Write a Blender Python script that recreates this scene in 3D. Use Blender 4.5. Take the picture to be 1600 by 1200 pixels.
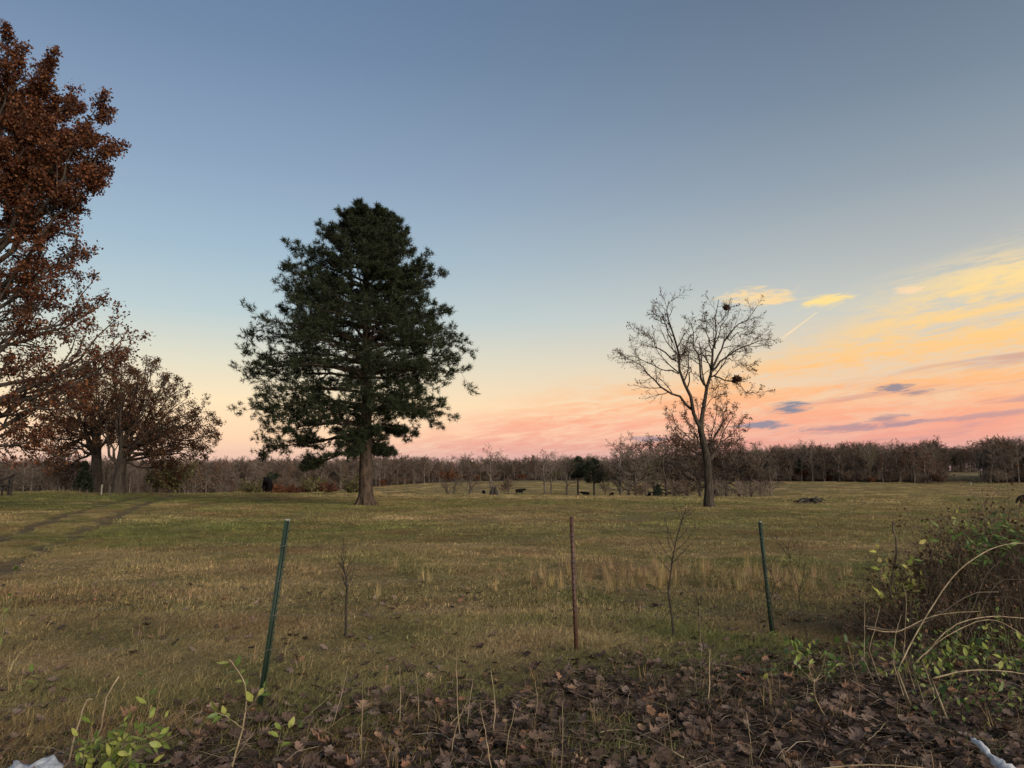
import bpy, math
import numpy as np
from mathutils import Vector, Matrix, Euler
for o in list(bpy.data.objects): bpy.data.objects.remove(o)
S = bpy.context.scene
COL = S.collection
rad = math.radians
def lin(r, g, b):
    return tuple((c/255/12.92 if c/255 <= .04045 else ((c/255+.055)/1.055)**2.4) for c in (r, g, b))

# ------------------------------------------------------------------ camera
CAMZ, FPX, PITCH = 1.75, 1156.0, math.atan(135/1156.0)
cam_d = bpy.data.cameras.new('camera'); cam = bpy.data.objects.new('camera', cam_d); COL.objects.link(cam)
cam_d.sensor_width = 36; cam_d.lens = 36*FPX/1600; cam_d.clip_start = .05; cam_d.clip_end = 6000
cam.location = (0, 0, CAMZ); cam.rotation_euler = (math.pi/2+PITCH, 0, 0)
S.camera = cam
S.render.engine = 'CYCLES'
S.cycles.max_bounces = 6; S.cycles.transparent_max_bounces = 4
S.view_settings.view_transform = 'Standard'; S.view_settings.look = 'None'
S.view_settings.gamma = 1; S.view_settings.exposure = 0.0; S.view_settings.use_curve_mapping = False
S.render.resolution_x, S.render.resolution_y = 1024, 768

SUN_AZ, SUN_EL = 138.0, 22.0        # degrees; azimuth clockwise from the view direction (+Y)
sun_d = bpy.data.lights.new('sun', 'SUN'); sun = bpy.data.objects.new('sun', sun_d); COL.objects.link(sun)
sun_d.energy = 4.9; sun_d.angle = rad(45); sun_d.color = (1.0, .88, .75)
sd = Vector((math.sin(rad(SUN_AZ))*math.cos(rad(SUN_EL)), math.cos(rad(SUN_AZ))*math.cos(rad(SUN_EL)), math.sin(rad(SUN_EL))))
sun.rotation_euler = sd.to_track_quat('Z', 'Y').to_euler(); sun.location = (60, -40, 60)

# ------------------------------------------------------------------ world: dusk sky
W = bpy.data.worlds.new('World'); S.world = W; W.use_nodes = True
nt = W.node_tree; nt.nodes.clear()
class NX:
    """tiny helper: node expressions"""
    def __init__(s, nt): s.nt = nt
    def m(s, op, a, b=None, c=None, clamp=False):
        n = s.nt.nodes.new('ShaderNodeMath'); n.operation = op; n.use_clamp = clamp
        for i, v in enumerate((a, b, c)):
            if v is None: continue
            if isinstance(v, (int, float)): n.inputs[i].default_value = v
            else: s.nt.links.new(v, n.inputs[i])
        return n.outputs[0]
    def ss(s, v, a, b, lo=0.0, hi=1.0):
        n = s.nt.nodes.new('ShaderNodeMapRange'); n.interpolation_type = 'SMOOTHSTEP'
        s.nt.links.new(v, n.inputs[0])
        for i, q in enumerate((a, b, lo, hi)): n.inputs[i+1].default_value = q
        return n.outputs[0]
    def ramp(s, v, stops, interp='LINEAR'):
        n = s.nt.nodes.new('ShaderNodeValToRGB'); e = n.color_ramp; e.interpolation = interp
        while len(e.elements) < len(stops): e.elements.new(.5)
        for el, (p, c) in zip(e.elements, stops):
            el.position = p; el.color = (*c, 1)
        s.nt.links.new(v, n.inputs[0]); return n.outputs[0]
    def mix(s, f, a, b, mode='MIX'):
        n = s.nt.nodes.new('ShaderNodeMix'); n.data_type = 'RGBA'; n.blend_type = mode
        for i, v in ((0, f), (6, a), (7, b)):
            if isinstance(v, (int, float)): n.inputs[i].default_value = v
            elif isinstance(v, tuple): n.inputs[i].default_value = (*v, 1)
            else: s.nt.links.new(v, n.inputs[i])
        return n.outputs[2]
    def vec(s, x, y, z=0.0):
        n = s.nt.nodes.new('ShaderNodeCombineXYZ')
        for i, v in enumerate((x, y, z)):
            if isinstance(v, (int, float)): n.inputs[i].default_value = v
            else: s.nt.links.new(v, n.inputs[i])
        return n.outputs[0]
    def noise(s, v, scale, detail=4, rough=.55, dist=0.0):
        n = s.nt.nodes.new('ShaderNodeTexNoise')
        if v is not None: s.nt.links.new(v, n.inputs['Vector'])
        n.inputs['Scale'].default_value = scale; n.inputs['Detail'].default_value = detail
        n.inputs['Roughness'].default_value = rough; n.inputs['Distortion'].default_value = dist
        return n.outputs[0]
X = NX(nt)
tc = nt.nodes.new('ShaderNodeTexCoord'); sp = nt.nodes.new('ShaderNodeSeparateXYZ')
nt.links.new(tc.outputs['Generated'], sp.inputs[0])
el = X.m('MULTIPLY', X.m('ARCSINE', sp.outputs[2]), 180/math.pi)
az = X.m('MULTIPLY', X.m('ARCTAN2', sp.outputs[0], sp.outputs[1]), 180/math.pi)
def skyramp(stops):                      # elevation in degrees -> colour
    return X.ramp(X.m('DIVIDE', X.m('ADD', el, 5.0), 95.0, clamp=True), [((e+5)/95, lin(*c)) for e, c in stops])
cool = skyramp([(-5, (120, 110, 110)), (0.3, (226, 186, 172)), (2.6, (252, 210, 172)), (5, (249, 223, 182)), (8, (222, 217, 194)), (11.5, (186, 202, 204)),
                (16, (160, 184, 200)), (22, (138, 160, 186)), (30, (110, 134, 163)), (38, (92, 117, 149)), (90, (70, 95, 130))])
warm = skyramp([(-5, (120, 105, 105)), (0.3, (205, 160, 162)), (2.6, (240, 178, 155)), (5, (242, 198, 158)), (8, (225, 205, 178)), (11.5, (200, 200, 190)),
                (15, (178, 182, 180)), (20, (146, 158, 168)), (26, (118, 134, 151)), (33, (98, 114, 134)), (90, (70, 92, 122))])
waz = X.ss(az, -22, 34)
sky = X.mix(waz, cool, warm)
# streaky clouds, sheared up towards the right
sh = X.m('SUBTRACT', el, X.m('MULTIPLY', az, .10))
n_big = X.noise(X.vec(X.m('MULTIPLY', az, .05), X.m('MULTIPLY', sh, .22)), 1.0, 1, .5)
n_str = X.noise(X.vec(X.m('MULTIPLY', az, .10), X.m('MULTIPLY', sh, .85)), 1.0, 5, .62, .5)
n_fin = X.noise(X.vec(X.m('MULTIPLY', az, .40), X.m('MULTIPLY', sh, 2.2)), 1.0, 5, .65, 1.2)
# upper edge of the bank as a function of azimuth
edge = X.m('MULTIPLY', X.ramp(X.m('DIVIDE', X.m('ADD', az, 30.0), 200.0, clamp=True), [((a_+30)/200, (e_/20,)*3) for a_, e_ in ((-30, 0), (-13, .5), (-6, 3.8), (0, 5.0), (6, 6.6), (12, 7.2), (19, 9.4), (27, 12.2), (35, 15.0), (60, 16.2), (110, 11), (168, 0))]), 20.0)
edge = X.m('ADD', edge, X.m('MULTIPLY', X.m('SUBTRACT', n_big, .5), 4.0))
depth = X.m('SUBTRACT', edge, el)
bank = X.ss(depth, -1.2, 2.6)
dens = X.m('ADD', X.m('MULTIPLY', X.m('SUBTRACT', n_str, .5), 2.6), X.m('ADD', X.m('MULTIPLY', X.m('SUBTRACT', n_fin, .5), 1.7), .55))
cov = X.m('MULTIPLY', bank, X.ss(dens, .0, .95))
ccol = skyramp([(-5, (150, 125, 130)), (0.5, (204, 160, 164)), (1.6, (228, 160, 148)), (3.2, (244, 162, 136)), (5, (250, 178, 130)), (7, (253, 192, 122)),
                (9.5, (253, 206, 130)), (12.5, (254, 219, 146)), (16, (250, 220, 168)), (90, (200, 190, 180))])
sky = X.mix(X.m('MULTIPLY', cov, .95), sky, ccol)
# lilac-grey undersides in streaks, low in the bank
und = X.m('MULTIPLY', X.ss(X.noise(X.vec(X.m('MULTIPLY', az, .085), X.m('MULTIPLY', sh, 1.0), 4.0), 1.0, 3, .6, .4), .50, .68), X.m('MULTIPLY', X.ss(az, 4, 26), X.ss(depth, 3.0, 8.5)))
sky = X.mix(X.m('MULTIPLY', und, .62), sky, lin(176, 140, 152))
def blob(ca, ce, ra, re, k, col, f, tilt=0.0):
    global sky
    dx = X.m('DIVIDE', X.m('SUBTRACT', az, ca), ra)
    dy = X.m('DIVIDE', X.m('SUBTRACT', X.m('SUBTRACT', el, ce), X.m('MULTIPLY', X.m('SUBTRACT', az, ca), tilt)), re)
    r = X.m('SQRT', X.m('ADD', X.m('MULTIPLY', dx, dx), X.m('MULTIPLY', dy, dy)))
    r = X.m('ADD', r, X.m('MULTIPLY', X.m('SUBTRACT', n_fin, .5), k*2.4))
    r = X.m('ADD', r, X.m('MULTIPLY', X.m('SUBTRACT', n_str, .5), k*1.6))
    sky = X.mix(X.m('MULTIPLY', X.ss(r, 1.15, .35), f), sky, lin(*col))
def azel(px, py):
    a, b = (px-800)/FPX, (600-py)/FPX
    v = (a, math.cos(PITCH)-b*math.sin(PITCH), math.sin(PITCH)+b*math.cos(PITCH))
    return math.degrees(math.atan2(v[0], v[1])), math.degrees(math.atan2(v[2], math.hypot(v[0], v[1])))
for px, py, ra, re, k, colr, f, t in [
        (1232, 639, 1.5, .48, 1.2, (118, 126, 146), .95, .05), (1192, 664, 1.9, .36, 1.2, (132, 130, 150), .9, 0), (1395, 606, 1.5, .38, 1.2, (128, 126, 144), .85, .04),
        (1430, 614, 1.2, .28, 1.2, (140, 128, 142), .75, 0), (1386, 655, 1.1, .25, 1.2, (145, 128, 145), .7, .1), (1330, 668, 4.5, .30, 1.3, (158, 130, 146), .7, .05),
        (1010, 686, 1.6, .22, 1.2, (160, 136, 148), .7, 0), (1040, 686, 1.3, .2, 1.2, (160, 136, 150), .6, 0), (1540, 650, 5.0, .32, 1.4, (172, 134, 146), .6, .08),
        (1195, 468, 3.0, .75, 1.1, (253, 216, 152), .85, -.04), (1290, 470, 1.7, .55, .9, (254, 222, 140), .95, .03), (1425, 452, 1.0, .3, 1.2, (252, 216, 170), .8, 0)]:
    ca, ce = azel(px, py); blob(ca, ce, ra, re, k, colr, f, t)
# vapour trail
(a0, e0), (a1, e1) = azel(1220, 530), azel(1278, 487)
L = math.hypot(a1-a0, e1-e0); ux, uy = (a1-a0)/L, (e1-e0)/L
pa, pe = X.m('SUBTRACT', az, a0), X.m('SUBTRACT', el, e0)
along = X.m('DIVIDE', X.m('ADD', X.m('MULTIPLY', pa, ux), X.m('MULTIPLY', pe, uy)), L)
across = X.m('ABSOLUTE', X.m('SUBTRACT', X.m('MULTIPLY', pa, uy), X.m('MULTIPLY', pe, ux)))
wid = X.m('SUBTRACT', .13, X.m('MULTIPLY', along, .09))
tr = X.m('MULTIPLY', X.m('SUBTRACT', 1.0, X.m('DIVIDE', across, wid), clamp=True), X.m('MULTIPLY', X.ss(along, -.1, .25), X.ss(along, 1.02, .96)))
sky = X.mix(X.m('MULTIPLY', tr, .9), sky, lin(252, 222, 176))
nish = nt.nodes.new('ShaderNodeTexSky'); nish.sky_type = 'NISHITA'; nish.sun_disc = False
nish.sun_elevation = rad(SUN_EL); nish.sun_rotation = rad(SUN_AZ)
bg1 = nt.nodes.new('ShaderNodeBackground'); nt.links.new(sky, bg1.inputs[0]); bg1.inputs[1].default_value = 1.03
bg2 = nt.nodes.new('ShaderNodeBackground'); nt.links.new(nish.outputs[0], bg2.inputs[0]); bg2.inputs[1].default_value = .006
ads = nt.nodes.new('ShaderNodeAddShader'); nt.links.new(bg1.outputs[0], ads.inputs[0]); nt.links.new(bg2.outputs[0], ads.inputs[1])
wo = nt.nodes.new('ShaderNodeOutputWorld'); nt.links.new(ads.outputs[0], wo.inputs[0])

# ------------------------------------------------------------------ helpers
def ray(px, py):
    a, b = (px-800)/FPX, (600-py)/FPX
    return np.array((a, math.cos(PITCH)-b*math.sin(PITCH), math.sin(PITCH)+b*math.cos(PITCH)))
def P3(px, py, d):                       # real point at forward distance d
    v = ray(px, py); v = v*(d/v[1]); return np.array((v[0], v[1], v[2]+CAMZ))
def slope(px): return (px-800)/FPX/math.cos(PITCH)*(1-.0)
def nrm(v): return v/np.maximum(np.linalg.norm(v, axis=-1, keepdims=True), 1e-9)
def vnoise(x, y, seed=0):
    x = np.asarray(x, float); y = np.asarray(y, float)
    xi, yi = np.floor(x).astype(np.int64), np.floor(y).astype(np.int64); fx, fy = x-xi, y-yi
    fx = fx*fx*(3-2*fx); fy = fy*fy*(3-2*fy)
    def h(a, b):
        n = (a*374761393 + b*668265263 + seed*2147483647) & 0xffffffff
        n = ((n ^ (n >> 13))*1274126177) & 0xffffffff
        return ((n ^ (n >> 16)) & 0xffff)/65535.0
    return (h(xi, yi)*(1-fx)+h(xi+1, yi)*fx)*(1-fy) + (h(xi, yi+1)*(1-fx)+h(xi+1, yi+1)*fx)*fy
def fbm(x, y, seed=0, o=4):
    s = 0; a = .5
    for k in range(o): s = s+a*vnoise(x*2**k, y*2**k, seed+k*7); a *= .5
    return s/(1-.5**o)
def tag(o, label=None, cat=None, group=None, kind=None):
    if label: o['label'] = label
    if cat: o['category'] = cat
    if group: o['group'] = group
    if kind: o['kind'] = kind
    return o
def thing(name, label, cat, loc, group=None, rotz=0.0):
    o = bpy.data.objects.new(name, None); COL.objects.link(o); o.location = tuple(loc); o.rotation_euler = (0, 0, rotz)
    o.empty_display_size = .2
    return tag(o, label, cat, group)
def obj(name, mesh, parent=None):
    o = bpy.data.objects.new(name, mesh); COL.objects.link(o)
    if parent: o.parent = parent
    return o
class MB:
    def __init__(s): s.V = []; s.F = []; s.T = []; s.n = 0
    def add(s, V, F, tint=.5, mat=0):
        V = np.asarray(V, float).reshape(-1, 3); F = np.asarray(F, np.int64)
        if len(V) == 0: return
        s.V.append(V); s.F.append((F+s.n, mat)); s.n += len(V)
        s.T.append(np.broadcast_to(np.asarray(tint, float), (len(V),)).copy())
    def mesh(s, name, mats, smooth=False):
        me = bpy.data.meshes.new(name)
        V = np.concatenate(s.V); me.vertices.add(len(V)); me.vertices.foreach_set('co', V.astype(np.float32).ravel())
        loops = np.concatenate([f.ravel() for f, m in s.F]); tot = np.concatenate([np.full(len(f), f.shape[1]) for f, m in s.F])
        mi = np.concatenate([np.full(len(f), m) for f, m in s.F])
        me.loops.add(len(loops)); me.loops.foreach_set('vertex_index', loops.astype(np.int32))
        me.polygons.add(len(tot)); me.polygons.foreach_set('loop_start', (np.cumsum(tot)-tot).astype(np.int32))
        me.polygons.foreach_set('material_index', mi.astype(np.int32))
        if smooth: me.polygons.foreach_set('use_smooth', np.ones(len(tot), bool))
        a = me.attributes.new('tint', 'FLOAT', 'POINT'); a.data.foreach_set('value', np.concatenate(s.T).astype(np.float32))
        for m in mats: me.materials.append(m)
        me.update(calc_edges=True); me.validate()
        return me
def tubes(mb, P, R, sides=4, tint=.5, mat=0, cap=False):
    P = np.asarray(P, float); R = np.asarray(R, float)
    if P.ndim == 2: P = P[None]; R = R[None]
    M, n = R.shape
    if M == 0: return
    T = nrm(np.gradient(P, axis=1)); D = nrm(P[:, -1]-P[:, 0])
    ref = np.where(np.abs(D[:, 2:3]) > .8, np.array([[1., 0, 0]]), np.array([[0, 0, 1.]]))[:, None, :]
    U = nrm(np.cross(T, ref)); Wv = np.cross(T, U)
    a = np.arange(sides)/sides*2*math.pi
    V = P[:, :, None]+R[:, :, None, None]*(np.cos(a)[None, None, :, None]*U[:, :, None]+np.sin(a)[None, None, :, None]*Wv[:, :, None])
    b = (np.arange(M)*n*sides)[:, None, None]; i = np.arange(n-1)[None, :, None]*sides; k = np.arange(sides)[None, None, :]; k2 = (k+1) % sides
    F = np.stack([b+i+k, b+i+k2, b+i+sides+k2, b+i+sides+k], -1).reshape(-1, 4)
    if not np.isscalar(tint): tint = np.repeat(np.asarray(tint), n*sides)
    mb.add(V, F, tint, mat)
    if cap:
        C = (np.arange(M)*n*sides)[:, None]+(n-1)*sides+np.arange(sides)[None]
        mb.F.append((C+mb.n-len(V.reshape(-1, 3)), mat))
def kids(P, R, rng, n, t0, t1, ang, lr, rr, npts, up=.05, wob=.12, flat=0.0, angj=.25, tl=.5, rmin=.004, maxlen=None, taper=.3):
    M, k, _ = P.shape
    seg = np.linalg.norm(np.diff(P, axis=1), axis=-1); Lp = seg.sum(1)
    t = t0+(t1-t0)*(np.arange(n)[None]+rng.random((M, n)))/n
    f = np.clip(t*(k-1), 0, k-1.001); i = f.astype(int); w = (f-i)[..., None]; m = np.arange(M)[:, None]
    A, B = P[m, i], P[m, i+1]; pos = A*(1-w)+B*w; tan = nrm(B-A); rp = R[m, i]*(1-w[..., 0])+R[m, i+1]*w[..., 0]
    ref = np.where(np.abs(tan[..., 2:3]) > .9, np.array([1., 0, 0]), np.array([0, 0, 1.]))
    U = nrm(np.cross(tan, ref)); Wv = np.cross(U, tan)
    z = np.arange(n)[None]*2.39996+rng.random((M, 1))*6.28+rng.normal(0, .5, (M, n))
    c, s_ = np.cos(z), np.sin(z)*(1-flat)
    q = np.sqrt(c*c+s_*s_)+1e-6; c, s_ = c/q, s_/q
    a = ang*(1+rng.normal(0, angj, (M, n)))
    d = np.cos(a)[..., None]*tan+np.sin(a)[..., None]*(c[..., None]*U+s_[..., None]*Wv)
    Ln = Lp[:, None]*lr*(1-tl*t)*rng.uniform(.65, 1.25, (M, n))
    if maxlen: Ln = np.minimum(Ln, maxlen)
    r0 = np.maximum(rp*rr, rmin)
    pos = pos.reshape(-1, 3); d = d.reshape(-1, 3); Ln = Ln.ravel(); r0 = r0.ravel()
    out = [pos]
    for q in range(npts-1):
        out.append(out[-1]+d*(Ln/(npts-1))[:, None])
        d = nrm(d+rng.normal(0, wob, d.shape)+np.array([0, 0, up]))
    return np.stack(out, 1), r0[:, None]*np.linspace(1, taper, npts)[None]
def poly(pts, radii, n=8, rng=None, wob=0.0):
    """resample a control polyline (Catmull-Rom) to n points"""
    p = np.asarray(pts, float); r = np.asarray(radii, float); k = len(p)
    pp = np.vstack([2*p[0]-p[1], p, 2*p[-1]-p[-2]])
    t = np.linspace(0, k-1-1e-6, n); i = t.astype(int); u = (t-i)[:, None]
    a, b, c, d = pp[i], pp[i+1], pp[i+2], pp[i+3]
    q = .5*(2*b+(c-a)*u+(2*a-5*b+4*c-d)*u**2+(3*b-a-3*c+d)*u**3)
    if rng is not None: q[1:-1] += rng.normal(0, wob, (n-2, 3))
    return q, np.interp(t, np.arange(k), r)
def diamonds(mb, C, D, N, L, Wd, tint=.5, mat=0):
    """small four-cornered leaves, slightly folded"""
    D = nrm(D); Sd = nrm(np.cross(D, N)); N2 = np.cross(Sd, D); L = np.asarray(L)[:, None]; Wd = np.asarray(Wd)[:, None]
    V = np.stack([C, C+D*L*.45+Sd*Wd*.5+N2*Wd*.15, C+D*L, C+D*L*.45-Sd*Wd*.5+N2*Wd*.15], 1)
    n = len(C); b = np.arange(n)[:, None]*4
    mb.add(V, b+np.array([[0, 1, 2, 3]]), np.repeat(np.broadcast_to(tint, (n,)), 4), mat)
def scatter_leaves(mb, P, rng, per, L, Wd, mat=0, t0=.25, tint=None, droop=.3, jit=.05):
    M, k, _ = P.shape; M2 = M*per
    t = t0+(1-t0)*rng.random((M, per)); f = np.clip(t*(k-1), 0, k-1.001); i = f.astype(int); w = (f-i)[..., None]; m = np.arange(M)[:, None]
    C = (P[m, i]*(1-w)+P[m, i+1]*w).reshape(-1, 3)+rng.normal(0, jit, (M2, 3))
    D = nrm(rng.normal(0, 1, (M2, 3))+np.array([0, 0, -droop])); N = nrm(rng.normal(0, 1, (M2, 3))+np.array([0, 0, .4]))
    s = rng.uniform(.6, 1.2, M2)
    diamonds(mb, C, D, N, L*s, Wd*s, rng.random(M2) if tint is None else tint, mat)

# ------------------------------------------------------------------ materials
def new_mat(name):
    m = bpy.data.materials.new(name); m.use_nodes = True; m.node_tree.nodes.clear(); return m, NX(m.node_tree)
def finish(m, col, rough=.8, bump=None, bstr=.4, bdist=.02, transl=0.0, spec=.3, metal=0.0, sheen=0.0):
    t = m.node_tree; b = t.nodes.new('ShaderNodeBsdfPrincipled'); o = t.nodes.new('ShaderNodeOutputMaterial')
    if isinstance(col, tuple): b.inputs['Base Color'].default_value = (*col, 1)
    else: t.links.new(col, b.inputs['Base Color'])
    if isinstance(rough, float): b.inputs['Roughness'].default_value = rough
    else: t.links.new(rough, b.inputs['Roughness'])
    b.inputs['Specular IOR Level'].default_value = spec; b.inputs['Metallic'].default_value = metal
    if bump is not None:
        n = t.nodes.new('ShaderNodeBump'); n.inputs['Strength'].default_value = bstr; n.inputs['Distance'].default_value = bdist
        t.links.new(bump, n.inputs['Height']); t.links.new(n.outputs[0], b.inputs['Normal'])
    if transl > 0:
        tr = t.nodes.new('ShaderNodeBsdfTranslucent'); mx = t.nodes.new('ShaderNodeMixShader'); mx.inputs[0].default_value = transl
        if isinstance(col, tuple): tr.inputs[0].default_value = (*col, 1)
        else: t.links.new(col, tr.inputs[0])
        t.links.new(b.outputs[0], mx.inputs[1]); t.links.new(tr.outputs[0], mx.inputs[2]); t.links.new(mx.outputs[0], o.inputs[0])
    else: t.links.new(b.outputs[0], o.inputs[0])
    return m
def attr(X, name, kind='GEOMETRY', out='Fac'):
    n = X.nt.nodes.new('ShaderNodeAttribute'); n.attribute_name = name; n.attribute_type = kind; return n.outputs[out]
def orand(X): return X.nt.nodes.new('ShaderNodeObjectInfo').outputs['Random']
def ocoord(X, sx=1, sy=1, sz=1):
    t = X.nt.nodes.new('ShaderNodeTexCoord'); mp = X.nt.nodes.new('ShaderNodeMapping'); mp.inputs['Scale'].default_value = (sx, sy, sz)
    X.nt.links.new(t.outputs['Object'], mp.inputs[0]); return mp.outputs[0]
def wcoord(X):
    return X.nt.nodes.new('ShaderNodeNewGeometry').outputs['Position']
def bark_mat(name, c0, c1, scale=6.0, stretch=.25, bd=.04, rnd=0.0):
    m, X = new_mat(name); v = ocoord(X, 1, 1, stretch)
    if bd is None:
        col = X.ramp(X.noise(v, scale, 2, .6), [(.35, c0), (.65, c1)])
        if rnd: col = X.mix(1.0, col, X.ramp(orand(X), [(0, (1-rnd,)*3), (1, (1+rnd,)*3)]), 'MULTIPLY')
        return finish(m, col, .9, spec=.15)
    n = X.noise(v, scale, 6, .65, .4); n2 = X.noise(v, scale*4, 4, .6)
    h = X.m('ADD', X.m('MULTIPLY', n, .7), X.m('MULTIPLY', n2, .3))
    col = X.ramp(X.ss(h, .32, .68), [(0, c0), (1, c1)])
    if rnd: col = X.mix(1.0, col, X.ramp(orand(X), [(0, (1-rnd,)*3), (1, (1+rnd,)*3)]), 'MULTIPLY')
    return finish(m, col, .9, h, .8, bd, spec=.15)
def leaf_mat(name, stops, transl=.3, rough=.6, rnd=None, spec=.25, obj_rand=False):
    m, X = new_mat(name)
    col = X.ramp(orand(X) if obj_rand else attr(X, 'tint'), stops)
    if obj_rand:
        n = X.noise(ocoord(X), 3.0, 4, .6); col = X.mix(1.0, col, X.ramp(n, [(.25, (.72, .72, .7)), (.75, (1.2, 1.15, 1.1))]), 'MULTIPLY')
    if rnd: col = X.mix(.75, col, X.mix(1.0, col, X.ramp(orand(X), rnd), 'MULTIPLY'))
    return finish(m, col, rough, transl=transl, spec=spec)
M_pinebark = bark_mat('pine_bark', (.014, .010, .008), (.085, .060, .043), 7, .30, .10)
M_pinetwig = bark_mat('pine_branch', (.02, .015, .012), (.05, .036, .027), 2, .5, None)
M_needle = leaf_mat('pine_needles', [(0, (.007, .011, .005)), (.5, (.015, .022, .008)), (1, (.036, .045, .014))], .10, .6)
M_oakbark = bark_mat('oak_bark', (.028, .022, .018), (.09, .072, .056), 5, .3, .05)
M_palebark = bark_mat('pale_bark', (.012, .010, .008), (.068, .055, .042), 9, .16, .12)
M_twig = bark_mat('twig_bark', (.035, .026, .02), (.075, .056, .042), 2, .5, None)
M_rust = leaf_mat('rust_leaves', [(0, (.035, .013, .008)), (.45, (.085, .029, .013)), (.8, (.14, .048, .018)), (1, (.19, .085, .028))], .3)
M_brownleaf = leaf_mat('brown_leaves', [(0, (.04, .020, .012)), (.5, (.095, .045, .023)), (1, (.17, .085, .04))], .3)
M_forbark = bark_mat('wood_bark', (.04, .033, .027), (.14, .112, .09), 2, .3, None, .35)
M_fortwig = bark_mat('wood_twigs', (.085, .066, .052), (.175, .136, .105), 1, .5, None, .35)
FR = [(0, (.55, .55, .6)), (.3, (.9, .8, .75)), (.6, (1.0, 1.0, 1.0)), (.85, (1.25, 1.0, .8)), (1, (1.1, 1.2, .8))]
M_forleaf = leaf_mat('wood_leaves', [(0, (.045, .028, .018)), (.6, (.085, .048, .027)), (1, (.125, .068, .034))], .25, rnd=FR)
M_forrust = leaf_mat('wood_rust_leaves', [(0, (.06, .022, .012)), (1, (.15, .055, .025))], .25, rnd=FR)
M_forolive = leaf_mat('wood_olive_leaves', [(0, (.05, .045, .018)), (1, (.13, .11, .04))], .25)
M_cedar = leaf_mat('cedar_foliage', [(0, (.010, .016, .009)), (1, (.030, .042, .018))], .1)

# ------------------------------------------------------------------ terrain
TD = np.array([0, 6, 10, 20, 30, 40, 50, 60, 80, 100, 120, 150, 180, 220, 260, 300, 350, 400, 500, 800, 2500.])
TAB = {
 -150: [0, 0, 0, .05, .1, .18, .2, .1, -1.2, -2.5, -3.4, -4.6, -5.4, -6, -6, -6, -6, -6, -5, -3, 0],
   80: [0, 0, -.03, 0, .05, .1, .12, .06, -1.1, -2.4, -3.4, -4.6, -5.2, -5.6, -5.6, -5.6, -5.6, -5.5, -5, -3, 0],
  250: [0, 0, -.05, -.06, -.05, -.05, -.06, -.12, -.8, -2.2, -3.4, -4.8, -5.3, -5.6, -5.6, -5.5, -5.4, -5.2, -5, -3, 0],
  420: [0, 0, -.05, -.1, -.1, -.1, -.2, -.3, -.62, -1.6, -2.8, -4.4, -5.2, -5.4, -5.2, -5.0, -4.6, -4.2, -4, -3, 0],
  572: [0, -.02, -.08, -.12, -.12, -.14, -.25, -.4, -.75, -1.35, -2.3, -3.9, -5, -4.9, -4.4, -4.1, -3.9, -3.6, -3, -2, 0],
  700: [0, -.04, -.1, -.14, -.13, -.14, -.3, -.5, -.95, -1.6, -2.25, -3.4, -4.6, -4.5, -3.7, -3.45, -3.3, -3.4, -3, -2, 0],
  813: [0, -.05, -.12, -.15, -.14, -.15, -.35, -.62, -1.1, -1.65, -2.15, -3.2, -4.2, -4.2, -3.4, -3.05, -2.9, -3.4, -3, -2, 0],
  960: [0, -.05, -.14, -.16, -.15, -.16, -.4, -.68, -1.2, -1.75, -2.4, -3.8, -5.0, -4.8, -3.7, -3.1, -3, -3.2, -3, -2, 0],
 1107: [0, -.05, -.18, -.18, -.16, -.18, -.42, -.72, -1.25, -1.85, -2.7, -4.4, -5.2, -4.6, -3.1, -2.6, -2.3, -2, -2, -1, 0],
 1300: [0, -.05, -.22, -.22, -.2, -.3, -.65, -1.0, -1.55, -1.95, -2.35, -3.1, -3.45, -3.35, -2.6, -2, -1.3, -1, -1, -1, 0],
 1500: [0, -.05, -.22, -.25, -.25, -.4, -.8, -1.3, -2.0, -2.6, -2.9, -3.1, -3.4, -3.5, -3.0, -2.2, -1.0, -.2, 1.0, 1.5, 0],
 1590: [0, -.05, -.22, -.25, -.25, -.45, -.9, -1.45, -2.2, -2.9, -3.05, -3.2, -3.45, -3.4, -2.7, -2, -1.3, -.5, .5, 1, 0],
 1750: [0, -.05, -.22, -.25, -.25, -.45, -.9, -1.5, -2.3, -2.9, -3.05, -3.2, -3.45, -3.4, -2.7, -2, -1.3, -.5, .5, 1, 0]}
SC = np.array([slope(p) for p in TAB]); ZT = np.array(list(TAB.values()))
LD = np.log(TD+4); LG = np.linspace(LD[0], LD[-1], 260)
G = np.stack([np.interp(LG, LD, z) for z in ZT])
ker = np.exp(-.5*(np.arange(-9, 10)/3.2)**2); ker /= ker.sum()
G = np.stack([np.convolve(np.pad(g, 9, 'edge'), ker, 'valid') for g in G])
def H(x, y):
    x = np.asarray(x, float); y = np.asarray(y, float)
    a = np.arctan2(x, y); lim = rad(39); s = np.where(np.abs(a) < lim, np.tan(np.clip(a, -lim, lim)), np.sign(a)*math.tan(lim)*(math.pi-np.abs(a))/(math.pi-lim))
    d = np.hypot(x, y)/np.sqrt(1+s*s)
    u = np.clip((np.log(d+4)-LG[0])/(LG[1]-LG[0]), 0, len(LG)-1.001); ui = u.astype(int); uf = u-ui
    s = np.clip(s, SC[0], SC[-1]-1e-6); si = np.clip(np.searchsorted(SC, s, 'right')-1, 0, len(SC)-2); sf = (s-SC[si])/(SC[si+1]-SC[si]); sf = sf*sf*(3-2*sf)
    z = (G[si, ui]*(1-uf)+G[si, ui+1]*uf)*(1-sf)+(G[si+1, ui]*(1-uf)+G[si+1, ui+1]*uf)*sf
    z = z + (fbm(x*.35, y*.35, 3, 3)-.5)*.10*np.clip(d/14, .25, 1.6) + (fbm(x*1.7, y*1.7, 9, 2)-.5)*.05
    tr, rim = track(x, y)
    return z-.09*tr+.03*rim
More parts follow.
